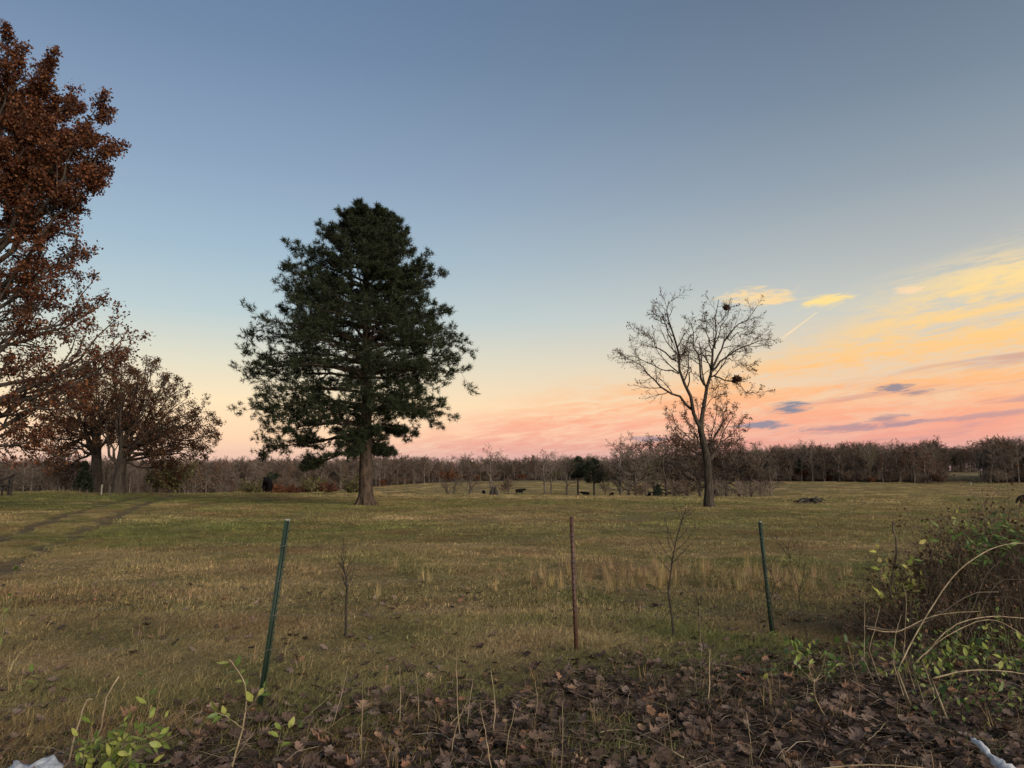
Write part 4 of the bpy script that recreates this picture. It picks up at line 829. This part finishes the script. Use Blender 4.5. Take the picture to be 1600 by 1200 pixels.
for pts in ([(-24, 747), (-2, 750), (12, 747), (26, 740)], [(-24, 760), (0, 759), (19, 760)]):
    mb = MB(); lump_tube(mb, [P3(x, y, d-.08)-b for x, y in pts], [.06]*len(pts), 6, rng, .08, 7); obj('rail', mb.mesh('fence_rail', [M_char]), t)
for k, (px, hh) in enumerate(((159, .75), (172, .65))):
    o = MB(); lump_tube(o, [(0, 0, -.1), (0, 0, hh*.6), (.03, 0, hh)], [.07, .06, .05], 7, rng, .08, 5); q = obj('old_post', o.mesh('old_post', [M_pale if k == 0 else M_grey])); q.location = ground_at(px, 54)
    tag(q, ('pale short post in front of the straight oak trunk', 'grey short post between the two oak trunks')[k], 'post')

# ------------------------------------------------------------------ steel fence posts and wire
def steel(name, c0, c1, c2):
    m, X = new_mat(name); n = X.noise(ocoord(X, 1, 1, .3), 28, 6, .7); return finish(m, X.ramp(n, [(.3, c0), (.55, c1), (.75, c2)]), X.ss(n, .3, .7, .75, .45), n, .25, .002, spec=.4)
M_green = steel('green_enamel', (.008, .016, .010), (.016, .034, .020), (.030, .052, .032)); M_rustp = steel('rusty_steel', (.022, .012, .008), (.055, .026, .016), (.095, .048, .030))
M_tip = steel('bare_tip', (.16, .17, .14), (.25, .26, .22), (.35, .36, .31)); M_wire = steel('galvanised_wire', (.04, .035, .03), (.09, .08, .07), (.15, .14, .13))
def boxm(mb, x0, x1, y0, y1, z0, z1):
    V = [(x, y, z) for z in (z0, z1) for y in (y0, y1) for x in (x0, x1)]
    mb.add(V, [(0, 2, 3, 1), (4, 5, 7, 6), (0, 1, 5, 4), (2, 6, 7, 3), (0, 4, 6, 2), (1, 3, 7, 5)])
posts = []
def tpost(px, py0, pxt, pyt, d, mat, label, turn, tip):
    b = ground_at(px, d); top = P3(pxt, pyt, d-.05); ax = top-b; L = float(np.linalg.norm(ax))
    t = thing('steel_post', label, 'fence post', b, 'steel fence posts along the roadside'); q = Vector(ax).to_track_quat('Z', 'Y') @ Euler((0, 0, rad(turn))).to_quaternion(); t.rotation_mode = 'QUATERNION'; t.rotation_quaternion = q
    mb = MB(); boxm(mb, -.021, .021, -.003, .003, -.35, L-.012); boxm(mb, -.0035, .0035, .003, .034, -.35, L-.0125); boxm(mb, -.006, .006, .032, .037, -.35, L-.013); obj('shaft', mb.mesh('post_shaft', [mat]), t)
    mb = MB()
    for z in np.arange(.12, L-.04, .054): boxm(mb, -.008, .008, -.011, -.003, z, z+.014)
    s = obj('studs', mb.mesh('post_studs', [mat]), t)
    mb = MB(); boxm(mb, -.0215, .0215, -.0035, .0035, L-.012, L+.002); boxm(mb, -.004, .004, .0035, .0345, L-.0119, L+.0018); obj('top_end', mb.mesh('post_end', [M_tip if tip else mat]), t)
    hs = []
    for f in (.86, .67, .49, .31):
        z = L*f; mb = MB(); a = np.linspace(0, 6.28, 14); p = np.stack([.027*np.cos(a), .012+.030*np.sin(a), z+.006*np.sin(2*a)], 1); tubes(mb, p, np.full(14, .0022), 5); obj('wire_clip', mb.mesh('wire_clip', [M_wire]), t)
        hs.append(b+np.array(q @ Vector((0, -.016, z))))
    posts.append(hs); return t
tpost(422, 1085, 452.5, 812, 5.75, M_green, 'leaning dark green steel fence post with pale top at the litter edge', 25, True)
tpost(898, 1008, 893, 808, 7.75, M_rustp, 'upright rusty brown steel fence post amid the pasture grass', 40, False)
tpost(1197, 985, 1187, 815, 9.0, M_green, 'thin dark green steel fence post entangled with weeds near the brambles', 15, True)
e0 = ground_at(-420, 3.9); e1 = ground_at(1420, 9.9)
for k, nm in enumerate(('topmost', 'second highest', 'third highest', 'lowest')):
    h = 1.35*(.86, .67, .49, .31)[k]; P = [e0+np.array([0, 0, h]), posts[0][k], posts[1][k], posts[2][k], e1+np.array([0, 0, h])]; pts = [P[0]]
    for a, bb in zip(P[:-1], P[1:]):
        for u in np.linspace(0, 1, 9)[1:]: pts.append(a*(1-u)+bb*u-np.array([0, 0, .05*math.sin(math.pi*u)*(1+.5*k)]))
    mb = MB(); tubes(mb, np.array(pts), np.full(len(pts), .0011), 5); tag(obj('fence_wire', mb.mesh('fence_wire', [M_wire])), '%s thin wire strand strung between the steel posts' % nm, 'wire')

# ------------------------------------------------------------------ leafy plants
def ovate(seed, w, fold, bendz, lanc=False):
    rng = np.random.default_rng(seed); t = np.array([0, .12, .3, .5, .7, .87, 1.0]); wd = w*np.array([.05, .5, .92, 1.0, .78, .42, .02])*(1 if not lanc else np.array([1, .8, .8, .95, .9, .8, 1])); k = len(t)
    z = bendz*(t**2); mid = np.stack([t, 0*t, z], 1); a = np.stack([t, wd/2, z+fold*wd/2], 1); b = np.stack([t, -wd/2, z+fold*wd/2], 1); i = np.arange(k-1); mb = MB()
    mb.add(np.concatenate([mid, a, b]), np.concatenate([np.stack([i, i+1, k+i+1, k+i], 1), np.stack([i, 2*k+i, 2*k+i+1, i+1], 1)])); return mb
def leafset(name, stops, lanc=False, w=.5):
    m = leaf_mat(name, stops, .4, .45, obj_rand=True, spec=.35); return [ovate(600+k, w*(.9+.1*k), .35-.2*k, -.25+.22*k, lanc).mesh(name, [m], True) for k in range(3)]
LF_yel = leafset('yellow_leaf', [(0, (.26, .32, .06)), (.4, (.46, .47, .11)), (.8, (.60, .56, .17)), (1, (.64, .50, .20))], w=.56)
LF_yg = leafset('yellow_green_leaf', [(0, (.09, .15, .03)), (.5, (.20, .26, .055)), (1, (.36, .38, .10))], w=.46)
LF_grn = leafset('green_leaf', [(0, (.035, .075, .02)), (.5, (.075, .13, .032)), (1, (.15, .20, .05))], w=.52)
LF_lan = leafset('narrow_green_leaf', [(0, (.05, .11, .025)), (.5, (.11, .20, .045)), (1, (.20, .29, .07))], True, .34)
mStem = bark_mat('tan_cane', (.12, .09, .05), (.34, .27, .17), 14, .3, .003); mDark = bark_mat('dark_stem', (.045, .035, .025), (.14, .108, .078), 14, .3, .004); mGst = bark_mat('green_stem', (.07, .075, .03), (.16, .15, .07), 14, .3, .003)
def leaf_at(parent, org, p, dv, nv, size, ms, rng):
    dv = nrm(np.asarray(dv)); nv = np.asarray(nv, float); s = nrm(np.cross(nv, dv)); n2 = np.cross(dv, s); R = Matrix(((dv[0], s[0], n2[0]), (dv[1], s[1], n2[1]), (dv[2], s[2], n2[2])))
    o = obj('leaf', ms[int(rng.integers(0, len(ms)))], parent); o.location = tuple(np.asarray(p)-org); o.rotation_euler = R.to_euler(); o.scale = (size,)*3; return o
def plant_sprigs(name, label, cat, org, stems, leaves, size, rng, stem_mat, t0=.3, group=None):
    """stems: list of (pts, r0, n_leaves)"""
    t = thing(name, label, cat, org, group); org = np.asarray(org); mb = MB()
    for pts, r0, nl in stems:
        p, r = poly(pts, np.linspace(r0, r0*.4, len(pts)), 12, rng, .0015); mb = MB(); tubes(mb, p-org, r, 6); obj('stem', mb.mesh(name+'_stem', [stem_mat], True), t)
        for k in range(nl):
            u = t0+(1-t0)*(k+rng.random()*.6)/max(nl-.4, 1); f = min(u*11, 10.99); i = int(f); c = p[i]+(p[i+1]-p[i])*(f-i); tan = nrm(p[i+1]-p[i]); sd = nrm(np.cross(tan, rng.normal(0, 1, 3)))
            leaf_at(t, org, c+sd*.008, tan*.6+sd*rng.uniform(.6, 1.2)+np.array([0, 0, -.15]), np.array([0, -.35, 1.])+rng.normal(0, .45, 3), size*rng.uniform(.6, 1.25), leaves, rng)
    return t
rng = np.random.default_rng(90)
# leafy shrub in the near corner
org = ground_at(180, 4.25); st = []
for k in range(26):
    tip = P3(rng.uniform(112, 272), rng.uniform(1112, 1200), 4.25+rng.uniform(-.25, .25)); b = org+rng.normal(0, .08, 3)*np.array([1, 1, 0]); st.append(([b, (b+tip)/2+np.array([0, 0, .06]), tip], .004, 8))
st.append(([org, P3(226, 1150, 4.3), P3(232, 1100, 4.35), P3(226, 1043, 4.35)], .0035, 7))
plant_sprigs('leafy_shrub', 'low shrub with bright yellow green pointed leaves beside the white plastic scrap', 'shrub', org, st, LF_yg, .058, rng, mGst)
org = ground_at(378, 4.5); plant_sprigs('leafy_sapling', 'thin hooked sapling with few pale green leaves below the leaning post', 'sapling', org, [([org, P3(382, 1120, 4.55), P3(384, 1075, 4.55), P3(372, 1048, 4.55), P3(358, 1030, 4.55)], .006, 9), ([P3(382, 1115, 4.55), P3(400, 1092, 4.5), P3(418, 1075, 4.5)], .003, 5), ([P3(382, 1140, 4.55), P3(355, 1120, 4.5), P3(335, 1112, 4.5)], .003, 7)], LF_yg, .062, rng, mStem, .35)
org = ground_at(445, 4.7); plant_sprigs('seedling', 'small green seedling in the leaves right of the hooked sapling', 'seedling', org, [([org, P3(450, 1140, 4.7), P3(470, 1128, 4.7)], .003, 5), ([org, P3(440, 1135, 4.7)], .003, 3)], LF_yg, .06, rng, mGst)
org = ground_at(-30, 5.6); plant_sprigs('edge_weed', 'sparse leafy weed with pale leaves at the pasture edge under the track', 'weed', org, [([org, P3(10, 960, 5.6), P3(25, 880, 5.6)], .004, 4), ([org, P3(0, 1010, 5.5), P3(5, 930, 5.5)], .004, 4), ([org, P3(20, 1080, 5.3), P3(52, 1050, 5.3)], .004, 5)], LF_yg, .055, rng, mGst, .5)
# cut stems beside the shrub
for pts, lab in (([(108, 1190), (120, 1140), (133, 1098), (145, 1092)], 'cut brown stem with pale end left of the leafy shrub'), ([(136, 1172), (158, 1135), (166, 1090), (186, 1057)], 'longer slanting brown stem behind the leafy shrub')):
    mb = MB(); p, r = poly([P3(x, y, 4.45) for x, y in pts], np.linspace(.006, .004, 4), 10, rng, .003); g0 = ground_at(pts[0][0], 4.45); p = np.vstack([g0-np.array([0, 0, .03]), p]); r = np.append(.006, r); tubes(mb, p, r, 6, cap=True); tag(obj('cut_stem', mb.mesh('cut_stem', [mStem])), lab, 'stem')
# bramble thicket
org = ground_at(1540, 8.6); t = thing('bramble_thicket', 'brown tangled bramble mound topped with green leaves beyond the arching canes', 'thicket', org)
n = 620; a = rng.random(n)*6.28; q = rng.random(n)**.5; bx = org[0]+.05+q*np.cos(a)*1.6; by = org[1]+q*np.sin(a)*.85; A = np.stack([bx, by, H(bx, by)], 1)
hgt = 1.95*np.clip(1-.55*((bx-org[0]-.35)/1.6)**2-.45*q**4, .25, 1)*rng.uniform(.55, 1.02, n); a2 = rng.random(n)*6.28; L = rng.uniform(.15, .7, n)
T = A+np.stack([np.cos(a2)*L, np.sin(a2)*L, hgt*rng.uniform(.3, 1.0, n)], 1); Mid = (A+T)/2; Mid[:, 2] = A[:, 2]+hgt
u = np.linspace(0, 1, 8)[None, :, None]; P = (1-u)**2*A[:, None]+2*u*(1-u)*(Mid[:, None]*1.0)+u*u*T[:, None]+rng.normal(0, .02, (n, 8, 3)); R = np.broadcast_to(np.linspace(.0045, .002, 8), (n, 8))
mb = MB(); tubes(mb, P-org, R, 4); obj('stems', mb.mesh('bramble_stems', [mDark]), t)
c, rc = kids(P-org, R, rng, 7, .15, 1, .9, .28, .7, 4, -.05, .25, rmin=.0016); mb = MB(); tubes(mb, c, rc, 3); e, re_ = kids(c, rc, rng, 2, .2, 1, .9, .6, .8, 3, -.05, .25, rmin=.0013); tubes(mb, e, re_, 3); tag(obj('twigs', mb.mesh('bramble_twigs', [mDark]), t), kind='stuff')
mb = MB(); sel = c[rng.random(len(c)) < .55]; scatter_leaves(mb, sel, rng, 2, .045, .028, 0, jit=.02); tag(obj('dead_foliage', mb.mesh('bramble_dead_leaves', [M_brownleaf]), t), kind='stuff')
for k in range(210):
    px, py = rng.normal(1565, 42), rng.normal(848, 20); p = P3(px, py, 8.15+rng.uniform(-.15, .5)); leaf_at(t, org, p, np.array([rng.normal(0, 1), rng.normal(0, .6), rng.normal(.1, .4)]), np.array([0, -.5, 1.])+rng.normal(0, .4, 3), rng.uniform(.07, .125), LF_lan, rng)
for k in range(85):
    px, py = rng.uniform(1435, 1600), rng.normal(824, 12); p = P3(px, py, 8.5+rng.uniform(-.3, .5)); leaf_at(t, org, p, rng.normal(0, 1, 3), np.array([0, -.5, 1.])+rng.normal(0, .5, 3), rng.uniform(.045, .08), LF_yg, rng)
# vine-wrapped thin post with yellow leaves
org = ground_at(1402, 8.7); t = plant_sprigs('yellow_vine', 'dark thin stem hung with bright yellow leaves left of the bramble mound', 'vine', org,
   [([org+rng.normal(0, .06, 3)*np.array([1, 1, 0]), P3(1400+(x-1400)*.5, (y+990)/2, 8.65), P3(x, y, 8.6+rng.uniform(-.2, .2))], .003, nl) for x, y, nl in ((1368, 848, 10), (1385, 865, 9), (1420, 880, 10), (1447, 890, 9), (1410, 900, 10), (1372, 925, 8), (1436, 843, 5), (1400, 915, 8), (1430, 910, 8))], LF_yel, .085, rng, mStem, .60)
mb = MB(); p, r = poly([org-np.array([0, 0, .05]), P3(1392, 930, 8.7), P3(1400, 870, 8.72), P3(1396, 815, 8.72)], [.016, .015, .013, .010], 14, rng, .006); tubes(mb, p-org, r, 8, cap=True); obj('main_stem', mb.mesh('vine_main', [mDark]), t)
# low leafy ground vine: left patch by the post, right sprawl under the canes
org = ground_at(1250, 7.4); st = []
for k in range(13):
    b = ground_at(rng.uniform(1200, 1330), rng.uniform(6.6, 8.0)); tip = b+np.array([rng.normal(0, .22), rng.normal(0, .15), rng.uniform(.06, .28)]); st.append(([b, (b+tip)/2+np.array([0, 0, .08]), tip], .003, 6))
plant_sprigs('ground_vine', 'low patch of green leaves sprawling at the foot of the thin green post', 'vine', org, st, LF_grn+LF_yg, .085, rng, mGst, .25)
org = ground_at(1275, 5.6); plant_sprigs('stick_sapling', 'pale straight sapling with a tuft of small green leaves in the litter', 'sapling', org, [([org, P3(1274, 1090, 5.6), P3(1272, 1060, 5.6)], .006, 4)]+[([P3(1272, 1065, 5.6), P3(1272+dx*.6, 1050, 5.6), P3(1272+dx, yy, 5.6+dd)], .0025, 6) for dx, yy, dd in ((-28, 1040, .1), (25, 1050, -.1), (-10, 1015, .15), (18, 1022, 0), (40, 1035, .2))], LF_yg+LF_grn, .042, rng, mStem, .4)
org = ground_at(1500, 6.6); st = []
for k in range(42):
    b = ground_at(rng.uniform(1390, 1680), rng.uniform(5.6, 7.9)); tip = b+np.array([rng.normal(-.05, .28), rng.normal(0, .2), rng.uniform(.08, .55)]); st.append(([b, (b+tip)/2+np.array([0, 0, .12]), tip], .003, 7))
hv = plant_sprigs('honeysuckle_vine', 'sprawling vine of many small green and yellow leaves under the arching canes', 'vine', org, st, LF_grn+LF_yg+LF_yg, .066, rng, mGst, .2)
n = 900; bx = rng.uniform(.52, .80, n); by = rng.uniform(5.4, 8.0, n); C = np.stack([bx*by, by, H(bx*by, by)+rng.random(n)**1.5*.38*(.4+fbm(bx*by*1.5, by*1.5, 88, 2))], 1)-org
mb = MB(); diamonds(mb, C, nrm(rng.normal(0, 1, (n, 3))), nrm(rng.normal(0, .5, (n, 3))+np.array([0, -.3, 1.])), rng.uniform(.03, .06, n), rng.uniform(.018, .036, n), rng.random(n))
m_sl = leaf_mat('small_vine_leaf', [(0, (.04, .075, .022)), (.6, (.10, .15, .04)), (1, (.26, .28, .08))], .35, .5); tag(obj('small_leaves', mb.mesh('small_vine_leaves', [m_sl]), hv), kind='stuff')
# arching canes
for pts, r, mt, lab in [
    ([(1402, 1048, 5.9), (1440, 975, 6.0), (1490, 900, 6.1), (1540, 862, 6.2), (1580, 850, 6.2), (1640, 848, 6.2)], .009, mStem, 'longest tan cane arching high over the bramble mound'),
    ([(1440, 1030, 6.1), (1480, 985, 6.1), (1530, 965, 6.1), (1600, 966, 6.2), (1680, 985, 6.2)], .008, mStem, 'tan cane arching low below the high arched cane'),
    ([(1425, 1040, 5.8), (1470, 1000, 5.8), (1530, 970, 5.8), (1570, 975, 5.8), (1620, 1010, 5.8)], .006, mStem, 'thin tan cane bowing just under the low arched cane'),
    ([(1350, 978, 6.9), (1400, 985, 6.8), (1450, 970, 6.7), (1515, 930, 6.6), (1560, 925, 6.6)], .013, mDark, 'thick dark fallen branch lying across the foot of the thicket'),
    ([(1355, 982, 6.6), (1400, 987, 6.6), (1460, 962, 6.6), (1530, 955, 6.6)], .008, mStem, 'peeled pale branch lying along the thick dark branch'),
    ([(1455, 1060, 5.6), (1510, 1048, 5.6), (1560, 1048, 5.6), (1640, 1058, 5.6)], .009, mStem, 'ochre fallen branch lying on the leafy vine'),
    ([(1280, 1202, 4.45), (1330, 1196, 4.42), (1400, 1196, 4.4), (1470, 1203, 4.4)], .007, mStem, 'pale fallen stick lying at the roadside edge of the litter'),
    ([(1485, 1015, 6.3), (1520, 950, 6.5), (1540, 900, 6.7), (1565, 875, 6.8)], .004, mDark, 'thin dark stem rising through the high arched cane'),
    ([(1510, 1000, 6.2), (1530, 960, 6.2), (1560, 910, 6.3), (1600, 905, 6.3)], .004, mDark, 'slender bowed stem inside the crook of the high arched cane'),
    ([(1358, 1015, 6.6), (1372, 960, 6.6), (1375, 945, 6.6)], .005, mStem, 'short upright tan stem left of the fallen branches'), ([(1350, 1030, 6.5), (1351, 960, 6.5), (1350, 925, 6.5)], .005, mStem, 'straight tan stem nearest the ground vine'),
    ([(1395, 1035, 6.0), (1400, 990, 6.0), (1408, 960, 6.1)], .005, mStem, 'short tan stub at the root of the arching canes'), ([(1412, 1020, 6.2), (1416, 940, 6.2), (1410, 910, 6.3)], .004, mStem, 'thin upright stem beside the root of the arching canes')]:
    mb = MB(); p, rr = poly([P3(*q) for q in pts], np.linspace(r*.72, r*.36, len(pts)), 22, rng, .0015); g0 = ground_at(pts[0][0], pts[0][2])
    if p[0, 2] > g0[2]+.03 and mt is mStem and pts[0][1] > 1000: p = np.vstack([g0-np.array([0, 0, .02]), p]); rr = np.append(r, rr)
    p[:, 2] = np.maximum(p[:, 2], H(p[:, 0], p[:, 1])+.012)
    tubes(mb, p, rr, 6, cap=True); tag(obj('cane', mb.mesh('cane', [mt], True)), lab, 'cane')
# small bare saplings
def twig_sapling(px0, d, pts, r, label, seed, n1=7):
    rng = np.random.default_rng(seed); g0 = ground_at(px0, d); p, rr = poly([g0-np.array([0, 0, .03])]+[P3(x, y, d) for x, y in pts], np.linspace(r*1.2, r*.4, len(pts)+1), 10, rng, .008)
    t = thing('twig_sapling', label, 'sapling', g0); mb = MB(); tubes(mb, p-g0, rr, 6); obj('stem', mb.mesh('sapling_stem', [M_char]), t)
    c, rc = kids((p-g0)[None], rr[None], rng, n1*2, .35, 1, .65, .35, .5, 5, .12, .12, rmin=.003); e, re_ = kids(c, rc, rng, 4, .2, 1, .6, .5, .6, 3, .1, .12, rmin=.0022); mb = MB(); tubes(mb, c, rc, 4); tubes(mb, e, re_, 3); obj('twigs', mb.mesh('sapling_twigs', [M_char]), t)
twig_sapling(545, 8.3, [(542, 935), (540, 900), (533, 868)], .011, 'small dark leafless sapling in the pasture right of the leaning post', 1)
twig_sapling(1047, 8.6, [(1047, 920), (1052, 870), (1060, 830), (1072, 795)], .010, 'slim leafless sapling standing between the rusty and the thin green post', 2)
twig_sapling(1090, 7.9, [(1092, 960), (1090, 940)], .005, 'tiny dark weed skeleton near the slim leafless sapling', 3, 5)
twig_sapling(1205, 8.8, [(1204, 950), (1208, 910), (1200, 880)], .005, 'thin dead weed growing up beside the thin green post', 4, 6)
twig_sapling(1255, 8.0, [(1250, 940), (1238, 880), (1228, 850)], .004, 'thin curved dark weed right of the thin green post', 5, 4)
# stalks and sticks in the litter
def stick(pts, d, r, m, label, group, upright):
    mb = MB(); w = [P3(600+x/2.286, 780+y/2.286, d) for x, y in pts]
    if upright: g0 = ground_at(600+pts[-1][0]/2.286, d); w[-1] = g0-np.array([0, 0, .02]); w[0] = w[0]+np.array([rng.normal(0, .05), rng.normal(0, .05), rng.normal(-.02, .05)]); w = [w[0], (w[0]+w[-1])/2+rng.normal(0, .012, 3)]+w[-1:]
    else:
        dd = []
        for x, y in pts:
            v = ray(600+x/2.286, 780+y/2.286); k = CAMZ/-v[2]; dd.append(v*k)
        w = [np.array((q[0], q[1], Hs(q[0], q[1])+.045)) for q in dd]
    p, rr = poly(w, np.linspace(r*.5, r*.8, len(w)), 10, rng, .0018); tubes(mb, p, rr, 5, cap=True); tag(obj('dead_stalk' if upright else 'fallen_stick', mb.mesh('stick', [m])), label, 'stalk' if upright else 'stick', group)
for pts, d, r in [([(262, 570), (278, 765)], 5.2, .005), ([(378, 595), (390, 760)], 5.2, .005), ([(68, 600), (70, 740)], 5.3, .0035), ([(133, 590), (134, 710)], 5.4, .003), ([(252, 700), (248, 830)], 4.8, .004), ([(434, 730), (434, 860)], 4.8, .004), ([(300, 600), (302, 730)], 5.4, .003), ([(398, 760), (398, 955)], 4.5, .004), ([(540, 620), (528, 690)], 5.5, .003), ([(622, 720), (622, 930)], 4.5, .0025), ([(-60, 640), (-62, 800)], 5.0, .003), ([(-170, 590), (-168, 720)], 5.3, .003), ([(1410, 820), (1400, 900)], 4.7, .003), ([(1290, 760), (1280, 900)], 4.7, .003), ([(1120, 400), (1118, 520)], 7.4, .004), ([(1660, 560), (1658, 700)], 5.9, .003), ([(1000, 720), (1010, 830)], 4.9, .0025)]:
    stick(pts, d, r, mStem, 'thin upright dry stalk standing in the leaf litter', 'dry stalks in the leaf litter', True)
stick([(1182, 510), (1160, 640), (1135, 740)], 5.9, .007, mStem, 'thick slanting tan stalk in the litter right of the rusty post', None, True)
for pts, r in [([(130, 720), (215, 810)], .004), ([(330, 720), (230, 820)], .004), ([(0, 735), (75, 785)], .005), ([(930, 610), (1010, 690)], .004), ([(-300, 820), (-180, 700)], .004), ([(-240, 860), (-120, 780)], .003), ([(1240, 870), (1350, 940)], .003), ([(1420, 820), (1500, 760)], .003), ([(560, 900), (700, 930)], .003), ([(1760, 800), (1960, 880)], .004), ([(1900, 760), (2100, 850)], .004), ([(1700, 900), (1800, 800)], .004), ([(-900, 900), (-780, 850)], .004), ([(-560, 930), (-470, 870)], .003)]:
    stick(pts, 5, r, mStem if rng.random() < .7 else M_grey, 'thin pale dry stick lying on the dead leaves', 'dry sticks on the dead leaves', False)
stick([(100, 850), (205, 848), (260, 900), (360, 958)], 5, .009, M_grey, 'long crooked grey stick lying on the dead leaves', None, False)
stick([(770, 835), (850, 825), (930, 845), (1070, 925)], 5, .007, mStem, 'long bent tan stick lying below the rusty post', None, False)
# litter: two scraps of white plastic
mPl, X = new_mat('white_plastic'); pn = X.noise(ocoord(X), 22, 5, .6); finish(mPl, X.ramp(pn, [(.3, (.34, .36, .38)), (.6, (.62, .65, .68)), (.8, (.74, .75, .76))]), .4, pn, .5, .01, .25, spec=.4)
mb = MB(); A, T = P3(1520, 1156, 4.75), P3(1585, 1215, 4.35); lump_tube(mb, [A, A*.75+T*.25+np.array([0, 0, .01]), A*.55+T*.45, A*.25+T*.75, T], [.014, .022, .013, .030, .045], 12, rng, .28, 22); o = obj('plastic_wrapper', mb.mesh('plastic_wrapper', [mPl], True)); tag(o, 'twisted white plastic wrapper lying in the litter below the vine', 'litter')
gx2, gy2 = np.meshgrid(np.linspace(-.16, .16, 16), np.linspace(-.09, .09, 10), indexing='ij'); c = ground_at(78, 4.42); zz = .10*(fbm(gx2*14+3, gy2*14, 5, 3)-.3)*np.exp(-(gx2/.15)**4); i, j = np.meshgrid(np.arange(15), np.arange(9), indexing='ij')
mb = MB(); mb.add(np.stack([gx2+.02*np.sin(gy2*40), gy2+.02*np.sin(gx2*30), zz+.06], -1), np.stack([i*10+j, (i+1)*10+j, (i+1)*10+j+1, i*10+j+1], -1).reshape(-1, 4)); o = obj('plastic_scrap', mb.mesh('plastic_scrap', [mPl], True)); o.location = c; o.modifiers.new('thick', 'SOLIDIFY').thickness = .002; tag(o, 'crumpled white plastic scrap on the ground beside the leafy shrub', 'litter')
print('all done', len(bpy.data.objects))
